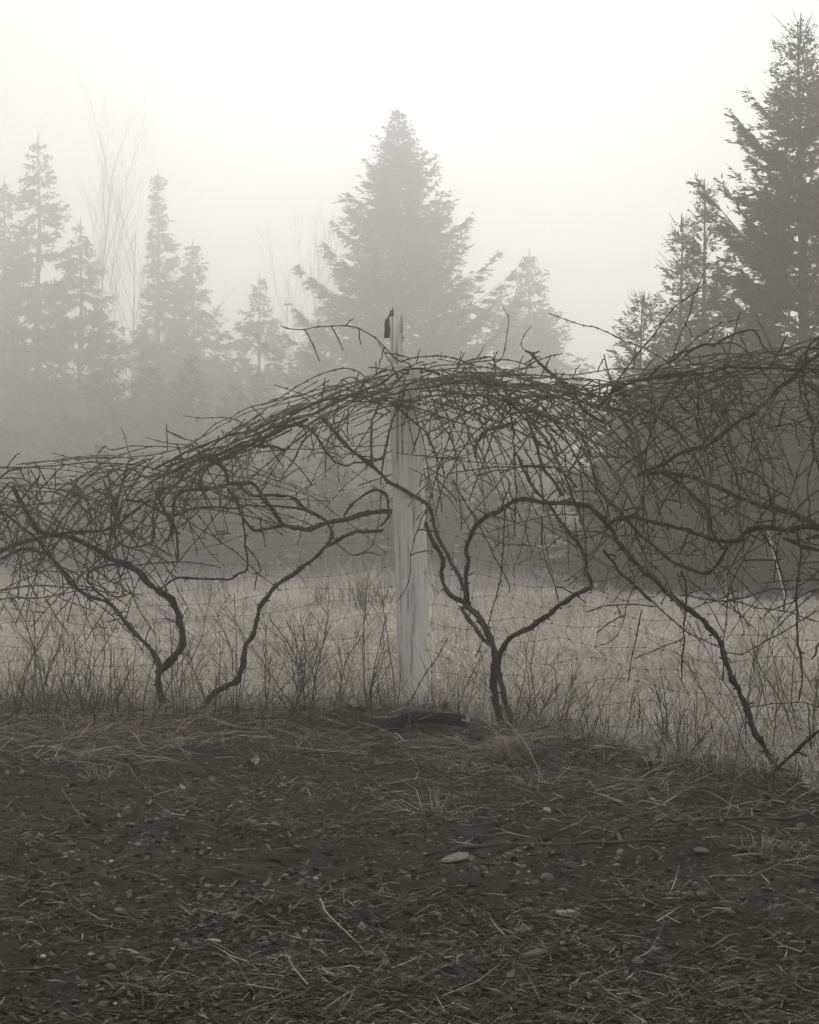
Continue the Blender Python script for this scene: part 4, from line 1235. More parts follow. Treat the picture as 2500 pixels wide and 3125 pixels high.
tag(mb.build('dry_grass', M['straw'], smooth=False), 'thin upright dead grass along the foot of the fence', 'grass', kind='stuff')

# grit and small gravel
mb = MB()
X, Y = sample_ground(5200, 2.9, 8.5, 0.6)
keep = RNG.random(len(X)) < np.clip((0.62 - fbm(X * 1.3, Y * 1.3, 81, 4)) * 4, 0.05, 1)
X, Y = X[keep], Y[keep]
for x_, y_, z_ in gpos(X, Y):
    r = 0.0025 + 0.005 * random.random() ** 2
    sc = np.array([random.uniform(0.8, 1.6), random.uniform(0.8, 1.4), random.uniform(0.4, 0.8)]) * r
    a = random.random() * 6.28; c_, s_ = math.cos(a), math.sin(a)
    v = IV * (1 + RNG.normal(size=(12, 1)) * 0.12) * sc
    v = np.stack([v[:, 0] * c_ - v[:, 1] * s_, v[:, 0] * s_ + v[:, 1] * c_, v[:, 2]], -1)
    mb.add(v + [x_, y_, z_ + r * 0.2], None, IF, min(1, max(0, random.gauss(0.35, 0.2) + (0.4 if random.random() < 0.06 else 0))))
tag(mb.build('gravel', M['stone'], smooth=False), 'fine gravel and grit showing between the litter', 'gravel', kind='stuff')

# crumbs of broken leaf and clods of earth
mb = MB()
X, Y = sample_ground(17000, 2.9, 9.8, 0.6)
keep = (bare_spot(X, Y) < RNG.random(len(X))) & (RNG.random(len(X)) < np.clip((fbm(X * 2.1, Y * 2.1, 87) - 0.3) * 3, 0.1, 1))
X, Y = X[keep], Y[keep]; n = len(X)
C = gpos(X, Y, RNG.uniform(0.002, 0.016, n))
u = RNG.normal(size=(n, 3)) * [1, 1, 0.35]; u /= np.linalg.norm(u, axis=1, keepdims=True)
w_ = np.cross(u, RNG.normal(size=(n, 3)) * [0.4, 0.4, 1]); w_ /= np.linalg.norm(w_, axis=1, keepdims=True)
L = np.minimum(RNG.gamma(2.5, 0.0036, n), 0.015)[:, None]; W = L * RNG.uniform(0.4, 0.9, (n, 1)); up_ = np.array([0, 0, 1.0]) * L * RNG.uniform(-0.5, 0.7, (n, 1))
V = np.stack([C - u * L, C + w_ * W, C + u * L + up_, C - w_ * W + up_ * 0.4], 1).reshape(-1, 3)
i = np.arange(n)[:, None] * 4
mb.add(V, None, np.concatenate([i + [[0, 1, 3]], i + [[1, 2, 3]]]), np.repeat(np.clip(RNG.beta(0.9, 3.6, n), 0, 1), 4))
tag(mb.build('leaf_litter', M['leaf'], smooth=False), 'crumbled brown leaf fragments all over the dark soil', 'litter', kind='stuff')
M['clod'] = tone_mat('clod', [(0, g(0.010, 1.2)), (1, g(0.06, 1.1))], 0.9, 0.2, noise=(80, 0.6))
mb = MB()
X, Y = sample_ground(5500, 2.9, 9.3, 0.6)
keep = RNG.random(len(X)) < np.clip((0.58 - fbm(X * 1.3, Y * 1.3, 81, 4)) * 6, 0.08, 1)
X, Y = X[keep], Y[keep]
for x_, y_, z_ in gpos(X, Y):
    r = 0.004 + 0.014 * random.random() ** 2.5
    v = IV * (1 + RNG.normal(size=(12, 1)) * 0.22) * [r * random.uniform(0.8, 1.5), r, r * 0.7]
    mb.add(v + [x_, y_, z_], None, IF, random.random())
tag(mb.build('soil_clod', M['clod'], smooth=False), 'crumbs and clods of dark earth', 'soil', kind='stuff')

# scattered dark twigs
mb = MB()
X, Y = sample_ground(900, 2.9, 9.6, 0.6)
for x_, y_ in zip(X, Y):
    L_ = random.uniform(0.05, 0.24); a = random.gauss(0, 0.9)
    t = np.linspace(-0.5, 0.5, 5)
    px_ = x_ + np.cos(a) * L_ * t; py_ = y_ + np.sin(a) * L_ * t
    P = gpos(px_, py_, 0.010); P[:, 2] += RNG.normal(size=5) * 0.006; P[:, :2] += RNG.normal(size=(5, 2)) * 0.004
    tube(mb, P, np.linspace(0.0032, 0.0014, 5) * random.uniform(0.5, 1.1), 4, max(0, random.gauss(0.2, 0.15)))
tag(mb.build('twig_litter', M['twig']), 'small broken twigs strewn over the soil', 'twigs', kind='stuff')

# ------------------------------------------------------------------ stones
KL = 1250 / 1725.0


AUTO = []                                   # small things whose label names a landmark beside them


def lr(c, x, y):
    return (0 if c == 'L' else 1250) + x * KL, 2300 + y * KL


def stone(px, py, w, flat, tone, label, rot=None, long=1.0, sink=0.4):
    X, Y = on_ground(px, py); X, Y = float(X), float(Y)
    r = w * KL / F_PX * Y / 2
    v = IV2.copy()
    nz3 = np.stack([fbm(v[:, 0] * 1.3 + px, v[:, 1] * 1.3 + v[:, 2], 5), fbm(v[:, 1] * 1.5 + py, v[:, 2] * 1.5, 6), fbm(v[:, 2] * 1.4 + px, v[:, 0] * 1.4, 7)], -1)
    v = v * (0.80 + 0.45 * nz3)
    for q in range(7):                              # worn facets
        nrm = RNG.normal(size=3); nrm /= np.linalg.norm(nrm)
        dd = v @ nrm; lim = random.uniform(0.5, 0.85)
        v = v - np.outer(np.maximum(dd - lim, 0) * 0.85, nrm)
    v = v * [r * long, r * 0.8, r * flat]
    a = random.uniform(-0.5, 0.5) if rot is None else rot
    ty = random.gauss(0, 0.12)
    v = np.stack([v[:, 0] * math.cos(ty) + v[:, 2] * math.sin(ty), v[:, 1], -v[:, 0] * math.sin(ty) + v[:, 2] * math.cos(ty)], -1)
    v = np.stack([v[:, 0] * math.cos(a) - v[:, 1] * math.sin(a), v[:, 0] * math.sin(a) + v[:, 1] * math.cos(a), v[:, 2]], -1)
    mb = MB(); z0 = float(gz(X, Y))
    mb.add(v + [X, Y, z0 + r * flat * (1 - 2 * sink) + 0.008], None, IF2, tone)
    o = mb.build('stone', M['stone'], origin=(X, Y, z0))
    tag(o, label, 'stone', 'stones scattered on the bare soil')
    return o


BIG = [('R', 670, 672, 118, 0.30, 0.78, 'flat pale stone slab, the brightest stone right of the middle foreground', 0.0, 1.0),
       ('R', 475, 738, 104, 0.34, 0.45, 'long flat grey stone tilted beside the brightest pale slab', 0.25, 1.05),
       ('R', 200, 455, 150, 0.22, 0.55, 'broad thin pale stone just under the long dark stick', 0.0, 1.0),
       ('R', 580, 548, 62, 0.8, 0.48, 'rounded upright grey stone with a chipped left side below the dark stick', 0.2, 1.0),
       ('R', 682, 524, 62, 0.6, 0.10, 'dark wedge shaped stone right of the rounded upright stone', 0.0, 1.1),
       ('R', 1070, 313, 65, 0.75, 0.40, 'rounded brown grey stone near the slanting vine on the right', 0.1, 1.0),
       ('R', 150, 818, 90, 0.75, 0.22, 'half buried dark stone with a pale rim at the foot of the picture centre', 0.0, 1.0),
       ('R', 525, 857, 128, 0.25, 0.18, 'long dark bar shaped stone low in the right foreground', 0.0, 1.1),
       ('R', 1522, 1040, 66, 0.7, 0.30, 'largest pebble of the heap in the bottom right corner', 0.0, 1.0),
       ('R', 1232, 440, 82, 0.4, 0.45, 'flat pale stone right of the end of the long dark stick', 0.0, 1.0),
       ('R', 600, 1117, 92, 0.5, 0.30, 'grey stone cut by the bottom edge right of the middle', 0.0, 1.0),
       ('R', 110, 690, 62, 0.7, 0.40, 'angular grey stone left of the long tilted flat stone', 0.4, 1.0),
       ('L', 507, 704, 66, 0.65, 0.42, 'smooth egg shaped grey stone in the left foreground', -0.1, 1.0),
       ('L', 838, 701, 74, 0.42, 0.55, 'flat pale stone lying tilted left of the pale straw', -0.2, 1.0),
       ('L', 776, 840, 58, 0.7, 0.55, 'roundest pebble in the cluster of pebbles at lower left', 0.0, 1.0),
       ('L', 832, 832, 44, 0.6, 0.42, 'small pebble touching the right side of the roundest pebble', 0.0, 1.0),
       ('L', 742, 822, 40, 0.6, 0.45, 'small pebble touching the left side of the roundest pebble', 0.0, 1.0),
       ('L', 1620, 889, 62, 0.6, 0.42, 'oval grey stone below the lower end of the pale straw', -0.3, 1.0),
       ('L', 1455, 735, 46, 0.6, 0.30, 'grey stone in the dark clump beside the pale straw', 0.0, 1.0),
       ('L', 956, 876, 56, 0.5, 0.35, 'flat brownish stone right of the cluster of pebbles', 0.0, 1.0),
       ('L', 620, 880, 62, 0.35, 0.25, 'low flat dark stone left of the cluster of pebbles', 0.0, 1.0),
       ('L', 905, 822, 46, 0.6, 0.85, 'chalky pale stone right of the cluster of pebbles', 0.2, 1.0),
       ('L', 122, 748, 38, 0.5, 0.85, 'small chalky stone at the far left', 0.0, 1.0),
       ('L', 1225, 830, 46, 0.7, 0.22, 'dark round stone buried left of the dark clump', 0.0, 1.0)]
for c, x, y, w, fl, tn, lab, rt, lg in BIG:
    stone(*lr(c, x, y), w, fl, tn, lab, rt, lg)
SMALL = [('L', x, y, w) for x, y, w in ((800, 663, 42), (720, 706, 40), (866, 655, 42), (570, 1085, 36), (108, 728, 30), (145, 562, 36), (720, 1078, 46), (340, 990, 32), (995, 852, 32), (415, 822, 26),
         (1000, 625, 44), (30, 745, 28), (240, 905, 34), (380, 880, 40), (465, 915, 60), (660, 720, 36), (1110, 800, 30), (560, 965, 34), (310, 1050, 40), (870, 1015, 34), (1190, 700, 26), (1600, 735, 34), (1680, 1000, 36))]
SMALL += [('R', x, y, w) for x, y, w in ((1122, 328, 28), (600, 705, 52), (445, 805, 56), (350, 815, 60), (690, 862, 52), (590, 752, 42), (20, 710, 46), (735, 725, 50), (1660, 340, 62), (1425, 428, 82), (1230, 655, 72),
         (925, 626, 42), (1540, 625, 42), (500, 985, 40), (1020, 575, 34), (440, 575, 36), (800, 350, 40), (265, 600, 30), (960, 890, 60), (1340, 700, 60))]
for c, x, y, w in SMALL:
    AUTO.append((*lr(c, x, y), 'small grey stone', None)); AUTO[-1] = (*AUTO[-1][:3], stone(*lr(c, x, y), w, random.uniform(0.35, 0.7), min(0.8, max(0.1, random.gauss(0.38, 0.13))), 'small grey stone half sunk in the dark litter'))
for x, y, w in ((1585, 1035, 52), (1458, 1042, 72), (1482, 1086, 52), (1518, 985, 38), (1692, 1060, 48), (1640, 1075, 40), (1600, 1095, 44), (1560, 1080, 36), (1420, 1030, 40), (1545, 1120, 40), (1610, 990, 34), (1690, 1110, 46)):
    o = stone(*lr('R', x, y), w, random.uniform(0.5, 0.7), random.uniform(0.15, 0.4), 'pebble in the small heap in the bottom right corner')
    o['group'] = 'pebbles heaped in the bottom right corner'
for c, x, y, w in (('L', 1160, 883, 22), ('L', 655, 946, 22), ('L', 180, 882, 30), ('L', 486, 1048, 20), ('L', 1675, 824, 24), ('R', 645, 824, 28), ('R', 1040, 832, 30), ('R', 325, 545, 18), ('R', 824, 356, 18), ('L', 470, 506, 26), ('L', 1237, 348, 20)):
    o = stone(*lr(c, x, y), w, 0.6, 0.97, 'small white chip of stone bright on the dark soil')
    o['group'] = 'white stone chips on the soil'; AUTO.append((*lr(c, x, y), 'white stone chip', o))

# ------------------------------------------------------------------ fallen leaves
LEAVES = []
for k in range(6):
    na, nr = 20, 4
    v = [(0, 0, 0)]; ph = random.random() * 6; curl = random.uniform(0.25, 0.9); fold = random.random() * 6.28
    for r_ in range(1, nr + 1):
        for a_ in range(na):
            a = a_ / na * 6.283
            rad_l = (0.72 + 0.28 * abs(math.cos(2.5 * a)) ** 0.7 + 0.05 * random.random()) * r_ / nr
            x, y = rad_l * math.cos(a), rad_l * math.sin(a)
            f = x * math.cos(fold) + y * math.sin(fold)
            z = curl * f * f + 0.10 * math.sin(3 * a + ph) * (r_ / nr) + 0.05 * random.gauss(0, 1) * (r_ / nr)
            x -= math.cos(fold) * f * curl * 0.35 * abs(f); y -= math.sin(fold) * f * curl * 0.35 * abs(f)
            v.append((x, y, z))
    q, t = [], []
    for a_ in range(na):
        b_ = (a_ + 1) % na
        t.append((0, 1 + a_, 1 + b_))
        for r_ in range(nr - 1):
            q.append((1 + r_ * na + a_, 1 + (r_ + 1) * na + a_, 1 + (r_ + 1) * na + b_, 1 + r_ * na + b_))
    for tn in (0.2, 0.5, 0.8):
        mb = MB(); mb.add(v, q, t, tn); LEAVES.append(mb.mesh('leaf', M['leaf']))


def leaf(px, py, w, tn, label, group=None, lift=0.012, K=KL):
    X, Y = on_ground(px, py); X, Y = float(X), float(Y)
    r = w * K / F_PX * Y / 2
    me = LEAVES[random.randrange(6) * 3 + tn]
    o = bpy.data.objects.new('fallen_leaf', me); COL.objects.link(o)
    o.location = (X, Y, float(gz(X, Y)) + lift)
    o.scale = (r, r, r * random.uniform(0.8, 1.3))
    o.rotation_euler = (random.gauss(0, 0.4), random.gauss(0, 0.4), random.random() * 6.28)
    return tag(o, label, 'leaf', group)


for c, x, y, w, tn, lab in (('L', 862, 100, 92, 1, 'big crumpled dead leaf clump in the straw left of the post'), ('L', 790, 150, 66, 2, 'pale curled leaf just below the big crumpled clump'),
                            ('L', 1070, 40, 74, 2, 'pale twisted leaf in the straw between the second vine and the post'), ('L', 1188, 128, 34, 2, 'small white curled leaf in the straw below the post'),
                            ('L', 398, 465, 38, 2, 'small pale leaf standing on edge in the left foreground'), ('L', 495, 295, 42, 2, 'narrow pale leaf curled on the left litter'),
                            ('L', 1345, 530, 58, 2, 'pale folded leaf above the pale straw'), ('L', 1365, 565, 84, 1, 'flat dull leaf under the pale folded leaf'),
                            ('L', 640, 235, 38, 2, 'small pale leaf at the foot of a long fallen stem on the left'), ('R', 990, 95, 112, 1, 'broad flat dead leaf in the litter below the slanting vine'),
                            ('R', 1015, 65, 60, 2, 'pale curled leaf behind the broad flat leaf'), ('R', 590, 282, 64, 2, 'pale pointed leaf right of centre in the litter'),
                            ('R', 1525, 462, 38, 2, 'small pale leaf alone at the right edge of the litter'), ('R', 1660, 210, 66, 2, 'pale crumpled leaves at the foot of the slanting vine')):
    leaf(*lr(c, x, y), w, tn, lab)
for x, y, w, tn in ((250, 378, 38, 2), (165, 385, 38, 2), (200, 118, 38, 1), (690, 78, 52, 1), (1690, 350, 60, 1), (1320, 190, 44, 0), (100, 95, 40, 1), (40, 160, 36, 0), (560, 60, 44, 1), (1210, 376, 40, 1), (735, 445, 30, 1), (1500, 60, 40, 1), (1250, 235, 50, 0)):
    AUTO.append((*lr('L', x, y), 'dull curled leaf', leaf(*lr('L', x, y), w, tn, 'dull curled leaf', 'dull curled leaves in the left litter')))
for x, y, w, tn in ((425, 270, 34, 2), (720, 100, 60, 1), (860, 60, 52, 1), (1520, 270, 52, 1), (600, 462, 42, 1), (240, 75, 40, 1), (1270, 130, 50, 0), (1130, 75, 54, 1), (1400, 150, 44, 0), (1620, 280, 46, 1), (905, 300, 40, 1), (345, 120, 40, 0), (780, 30, 44, 1), (1330, 60, 46, 1), (870, 398, 60, 1), (1130, 190, 44, 0)):
    AUTO.append((*lr('R', x, y), 'dull curled leaf', leaf(*lr('R', x, y), w, tn, 'dull curled leaf', 'dull curled leaves in the right litter')))
leaf(1092, 2212, 95, 2, 'large pale crumpled leaf at the left end of the black pipe', None, 0.05, 1.0)
leaf(1068, 2200, 44, 1, 'brown folded leaf leaning behind the large pale crumpled leaf', None, 0.05, 1.0)
leaf(1440, 2252, 90, 2, 'pale flat leaf in front of the black pipe', None, 0.02, 1.0)

# ------------------------------------------------------------------ sticks, pipe and other single things
def ground_rod(name, pts, r0, r1, tone, label, cat, mat='twig', lift=None, sides=7, jit=0.003, conv=None):
    P = []
    sp = spline(np.array(pts, float), 12)
    X, Y = on_ground(sp[:, 0], sp[:, 1])
    Rr = np.linspace(r0, r1, len(sp))
    up = 0.006 if lift is None else np.interp(np.linspace(0, 1, len(sp)), np.linspace(0, 1, len(lift)), lift)
    P = np.stack([X, Y, np.interp(np.arange(len(sp)), [0, len(sp) - 1], [gz(X, Y)[0], gz(X, Y)[-1]]) + Rr + up], -1) + noise1(len(sp), 4, jit)
    mb = MB(); tube(mb, P, Rr, sides, tone, rough=0.06)
    return tag(mb.build(name, M[mat], origin=P[0]), label, cat)


ground_rod('fallen_stick', [lr('R', *p) for p in ((165, 428), (260, 418), (400, 413), (560, 416), (700, 420), (850, 420), (1010, 408), (1160, 396))], 0.0075, 0.004, 0.12, 'long dark stick lying straight across the litter right of centre', 'stick')
ground_rod('fallen_stick', [lr('R', *p) for p in ((1060, 360), (1150, 340), (1300, 325), (1430, 318), (1560, 322), (1700, 295), (1790, 285))], 0.005, 0.008, 0.12, 'dark stick running out of the right edge at the foot of the slanting vine', 'stick')
ground_rod('fallen_stick', [lr('R', *p) for p in ((1130, 870), (1230, 835), (1340, 790))], 0.005, 0.003, 0.15, 'short dark stick slanting in the lower right litter', 'stick')
ground_rod('fallen_stick', [lr('R', *p) for p in ((905, 555), (950, 525), (1000, 495))], 0.004, 0.003, 0.12, 'little dark stick below the flat pale stone on the right', 'stick')
ground_rod('fallen_stick', [lr('L', *p) for p in ((1165, 1030), (1180, 985), (1215, 965), (1250, 960))], 0.005, 0.004, 0.35, 'bent brown twig near the bottom edge left of centre', 'stick')
ground_rod('fallen_stick', [lr('L', *p) for p in ((470, 1015), (540, 1003), (620, 990))], 0.006, 0.004, 0.12, 'dark stick among pebbles at the lower left', 'stick')
ground_rod('straw_stalk', [lr('L', *p) for p in ((1345, 688), (1400, 745), (1460, 795), (1537, 857))], 0.0026, 0.0016, 0.72, 'bright straight straw lying diagonally in the foreground left of centre', 'straw', lift=[0.05, 0.03, 0.01])
ground_rod('straw_stalk', [lr('L', *p) for p in ((265, 230), (310, 285), (375, 345))], 0.0018, 0.0012, 0.5, 'pale straw lying diagonally in the far left litter', 'straw', lift=[0.06, 0.03, 0.01])
ground_rod('straw_stalk', [lr('L', *p) for p in ((540, 130), (600, 185), (690, 228))], 0.0024, 0.0014, 0.5, 'thick pale bent stem in the straw left of the post', 'straw', lift=[0.08, 0.05, 0.01])
ground_rod('straw_stalk', [(1463, 2222), (1520, 2195), (1560, 2150)], 0.0026, 0.0016, 0.72, 'pale broken stem leaning over the black pipe', 'straw', lift=[0.02, 0.08, 0.02])
ground_rod('straw_stalk', [(1470, 2265), (1530, 2270), (1590, 2310), (1660, 2385)], 0.0026, 0.0016, 0.72, 'long pale stem bowed across the straw tuft', 'straw', lift=[0.03, 0.10, 0.06, 0.01])
ground_rod('straw_stalk', [(690, 2262), (760, 2262), (815, 2266)], 0.0026, 0.0016, 0.72, 'thick pale stem lying level in the straw below the second vine', 'straw', lift=[0.05, 0.05])
ground_rod('straw_stalk', [(1935, 2340), (2000, 2330), (2060, 2328)], 0.0026, 0.0016, 0.72, 'pale straw near the foot of the slanting vine', 'straw', lift=[0.05, 0.05])

m, nt, bs = new_mat('rubber')
no = noise_node(nt, 25, 5)
cr = ramp(nt, no.outputs['Fac'], [(0.3, g(0.008)), (0.7, g(0.022))])
nt.links.new(cr.outputs[0], bs.inputs['Base Color']); bs.inputs['Roughness'].default_value = 0.85; bs.inputs['Specular IOR Level'].default_value = 0.15
bump(nt, bs, no.outputs['Fac'], 0.3, 0.004)
M['rubber'] = m
hp = [(800 + x * KZ, 1500 + y * KZ) for x, y in ((560, 1432), (630, 1418), (720, 1408), (830, 1400), (950, 1402), (1080, 1412), (1200, 1425), (1310, 1440), (1400, 1450), (1450, 1465))]
ground_rod('black_pipe', hp, 0.033, 0.030, 0.5, 'curved black pipe half buried in front of the post', 'pipe', 'rubber', lift=[-0.07, -0.01, 0.02, 0.03, 0.02, -0.01, -0.06], sides=14, jit=0.002)

X, Y = on_ground(1362, 2195); X, Y = float(X), float(Y)
mb = MB()
v = np.array([(-0.05, -0.03, -0.02), (0.055, -0.035, -0.02), (0.05, 0.04, -0.02), (-0.045, 0.04, -0.02), (-0.03, -0.01, 0.05), (-0.012, -0.012, 0.10), (0.03, -0.01, 0.045), (0.0, 0.02, 0.08)])
mb.add(v + [X, Y, float(gz(X, Y))], [(0, 3, 2, 1)], [(0, 1, 4), (1, 6, 4), (4, 6, 5), (1, 2, 6), (2, 7, 6), (6, 7, 5), (2, 3, 7), (3, 0, 4), (3, 4, 7), (7, 4, 5)], 0.2)
tag(mb.build('bark_chunk', M['dark_wood'], smooth=False, origin=(X, Y, 0)), 'dark pointed chunk of bark standing right of the post foot', 'bark')

X, Y = on_ground(1562, 2312); X, Y = float(X), float(Y)
mb = MB(); n = 900
a = RNG.uniform(0, 6.28, n); rr = np.abs(RNG.normal(size=n)) * 0.035
blades(mb, gpos(X + rr * np.cos(a), Y + rr * np.sin(a)), a + RNG.normal(size=n) * 0.5, RNG.uniform(0.08, 0.22, n), RNG.uniform(0.001, 0.0022, n), RNG.uniform(0.5, 1.35, n), RNG.uniform(0.8, 1.9, n), np.clip(RNG.normal(0.62, 0.15, n), 0, 1))
tag(mb.build('straw_tuft', M['straw'], smooth=False, origin=(X, Y, 0)), 'pale domed tuft of fine dead grass right of the black pipe', 'grass')

# white rod and leaning stake out in the field
M['white_paint'] = tone_mat('white_paint', [(0, g(0.55, 0.4)), (1, g(0.82, 0.3))], 0.5, 0.4, noise=(20, 0.6))
Yw = 19.0
p0 = at(2426, 1930, Yw); p1 = at(2387, 1784, Yw); p2 = at(2344, 1622, Yw)
p0[2] = float(gz(p0[0], Yw)) - 0.05
mb = MB(); tube(mb, spline(np.stack([p0, p1, p2]), 0.02), 0.0075, 8, 0.7); tag(mb.build('marker_rod', M['white_paint'], origin=p0), 'thin white rod leaning in the field behind the right hand vine', 'rod')
Ys = 34.0
p0 = at(966, 1806, Ys); p1 = at(915, 1757, Ys); p2 = at(868, 1712, Ys)
mb = MB(); tube(mb, np.stack([p0 - [0, 0, 0.1], p1, p2]), [0.03, 0.026, 0.022], 8, 0.3); tag(mb.build('leaning_stake', M['dark_wood'], origin=p0), 'weathered stake leaning left at the far edge of the field', 'stake')

# ------------------------------------------------------------------ bare shrubs and weed stalks along the fence
def stem_tree(mb, p, d, L, r, lev, rnd, zig, nk, tone):
    n = max(4, int(L / 0.035))
    pts = [p]
    for i in range(n):
        d = d + np.array([rnd.gauss(0, zig), rnd.gauss(0, zig), rnd.gauss(0, zig * 0.6) + 0.012])
        d = d / np.linalg.norm(d); pts.append(pts[-1] + d * L / n)
    pts = np.array(pts)
    rad = np.linspace(r, r * 0.45, len(pts)); rad[1::3] *= 1.2
    tube(mb, pts, rad, 5 if lev == 0 else 3, tone)
    if lev < 2:
        k = nk[lev]
        for i in range(k):
            s = 0.25 + 0.72 * (i + rnd.random()) / max(k, 1)
            j = min(int(s * n), n - 1)
            a = rnd.random() * 6.28
            dd = d * 0.75 + np.array([math.cos(a), math.sin(a) * 0.7, rnd.uniform(0.0, 0.4)]) * 0.6
            stem_tree(mb, pts[j], dd / np.linalg.norm(dd), L * rnd.uniform(0.22, 0.42) * (1.2 - 0.5 * s), r * 0.55, lev + 1, rnd, zig, nk, tone)


def shrub(name, xd, yd, hpx, ns, spread, lean, nk, label, cat, group, seed, zig=0.07, thick=1.0):
    rnd = random.Random(seed)
    X, Y = on_ground(xd * DX, yd * DX); X, Y = float(X), float(Y)
    root = thing(name, (X, Y, float(gz(X, Y))), label, cat, group)
    H = hpx * DX / F_PX * Y
    for i in range(ns):
        a = rnd.random() * 6.28
        rr = math.sqrt(rnd.random()) * (0.05 + spread * 0.9) if ns > 3 else rnd.random() * 0.04
        p = np.array([X + rr * math.cos(a), Y + rr * math.sin(a), 0.0]); p[2] = float(gz(p[0], p[1])) - 0.02
        d = np.array([lean + rnd.gauss(0, spread * 0.75), rnd.gauss(0, spread) * 0.6, 1.0]); d /= np.linalg.norm(d)
        mb = MB()
        stem_tree(mb, p, d, H * rnd.uniform(0.5, 1.08), thick * rnd.uniform(0.0020, 0.0042), 0, rnd, zig, nk, min(0.9, max(0.08, rnd.gauss(0.32, 0.15))))
        mb.build('stem', M['shrub_bark'], root)


SH = [('bare_shrub', 640, 1535, 285, 13, 0.28, 0.06, (7, 4), 'largest bare twiggy shrub, midway between second vine and post', 'shrub'),
      ('bare_shrub', 432, 1520, 300, 7, 0.20, 0.04, (7, 4), 'bare shrub with a fine twiggy head between the two left trunks', 'shrub'),
      ('bare_shrub', 545, 1540, 200, 7, 0.30, 0.05, (6, 3), 'bare shrub under the bend of the second vine', 'shrub'),
      ('bare_shrub', 700, 1525, 180, 6, 0.25, 0.0, (6, 3), 'low bare shrub left of the tall weed stalks by the post', 'shrub'),
      ('bare_shrub', 110, 1535, 300, 11, 0.22, 0.0, (5, 3), 'bare shrub of thin stems near the left edge', 'shrub'),
      ('bare_shrub', 20, 1545, 260, 9, 0.28, 0.05, (5, 3), 'bare shrub cut by the left edge', 'shrub'),
      ('bare_shrub', 215, 1545, 230, 7, 0.25, 0.0, (5, 2), 'bare shrub left of the forked trunk', 'shrub'),
      ('bare_shrub', 310, 1550, 220, 9, 0.25, 0.05, (5, 2), 'low bare shrub at the foot of the forked trunk', 'shrub'),
      ('bare_shrub', 985, 1500, 150, 8, 0.3, 0.05, (5, 2), 'small bare shrub between the post and the twin trunks', 'shrub'),
      ('bare_shrub', 1125, 1530, 230, 8, 0.25, 0.28, (6, 3), 'bare shrub leaning right beside the twin trunks', 'shrub'),
      ('bare_shrub', 1215, 1545, 190, 6, 0.25, 0.25, (5, 3), 'bare leaning shrub second to the right of the twin trunks', 'shrub'),
      ('bare_shrub', 1310, 1560, 150, 6, 0.28, 0.1, (5, 2), 'bare shrub midway between twin trunks and slanting trunk', 'shrub'),
      ('bare_shrub', 1420, 1590, 220, 6, 0.3, 0.0, (6, 3), 'bare shrub just left of the slanting trunk', 'shrub'),
      ('bare_shrub', 1520, 1600, 170, 7, 0.3, 0.0, (5, 2), 'low bare shrub under the slanting trunk', 'shrub'),
      ('bare_shrub', 1655, 1590, 330, 12, 0.25, 0.02, (7, 4), 'tall dense bare shrub at the right edge', 'shrub'),
      ('bare_shrub', 1735, 1560, 300, 10, 0.25, -0.05, (6, 3), 'bare shrub cut by the right edge', 'shrub'),
      ('weed_stalk', 770, 1520, 340, 3, 0.06, -0.03, (2, 2), 'pair of tall thin weed stalks close by the left side of the post', 'weed'),
      ('weed_stalk', 828, 1515, 300, 3, 0.04, -0.02, (1, 1), 'straight thin weed stalks touching the post on its left', 'weed'),
      ('weed_stalk', 375, 1540, 330, 2, 0.04, 0.03, (1, 1), 'tall straight weed stalk right of the forked trunk', 'weed'),
      ('weed_stalk', 495, 1530, 260, 3, 0.08, 0.15, (1, 1), 'slanting weed stalks at the root of the second vine', 'weed'),
      ('weed_stalk', 165, 1540, 330, 4, 0.10, 0.05, (2, 1), 'tall thin weed stalks left of the forked trunk', 'weed'),
      ('weed_stalk', 260, 1560, 280, 4, 0.12, 0.2, (1, 1), 'weed stalks leaning right towards the forked trunk', 'weed'),
      ('weed_stalk', 1620, 1690, 130, 3, 0.2, -0.05, (2, 1), 'short dark weed stalks near the root of the slanting vine', 'weed')]
for k, (nm, xd, yd, hp_, ns, sp_, ln_, nk_, lab, cat) in enumerate(SH):
    shrub(nm, xd, yd, hp_, ns, sp_, ln_, nk_, lab, cat, 'bare shrubs along the fence' if cat == 'shrub' else 'weed stalks along the fence', 500 + k, 0.045 if cat == 'weed' else 0.08)
# short dead stems standing in the soil
for k, (c, x0, y0, hz_) in enumerate((('L', 300, 770, 100), ('L', 600, 452, 165), ('L', 905, 370, 215), ('L', 735, 385, 130), ('L', 365, 600, 130), ('L', 418, 215, 190), ('R', 1350, 720, 55), ('R', 1530, 815, 70), ('R', 1110, 190, 120))):
    px_, py_ = lr(c, x0, y0)
    lab = ('short dead stem standing in pebbles at lower left', 'thin dead stem standing in the left litter', 'tall dead stem leaning right in the straw left of centre', 'thin crooked stem beside the tall leaning dead stem',
           'short dark stem standing at far left', 'dark dead stem standing in the left straw', 'short dark stub standing in the right litter', 'short dark stub near the lower right', 'thin dead stem beside the broad flat leaf')[k]
    shrub('dead_stem', px_ / DX, py_ / DX, hz_ * KL / DX, 1, 0.1, 0.05 if k != 2 else 0.2, (1, 0), lab, 'stem', 'dead stems standing in the soil', 700 + k, 0.05, 1.0)
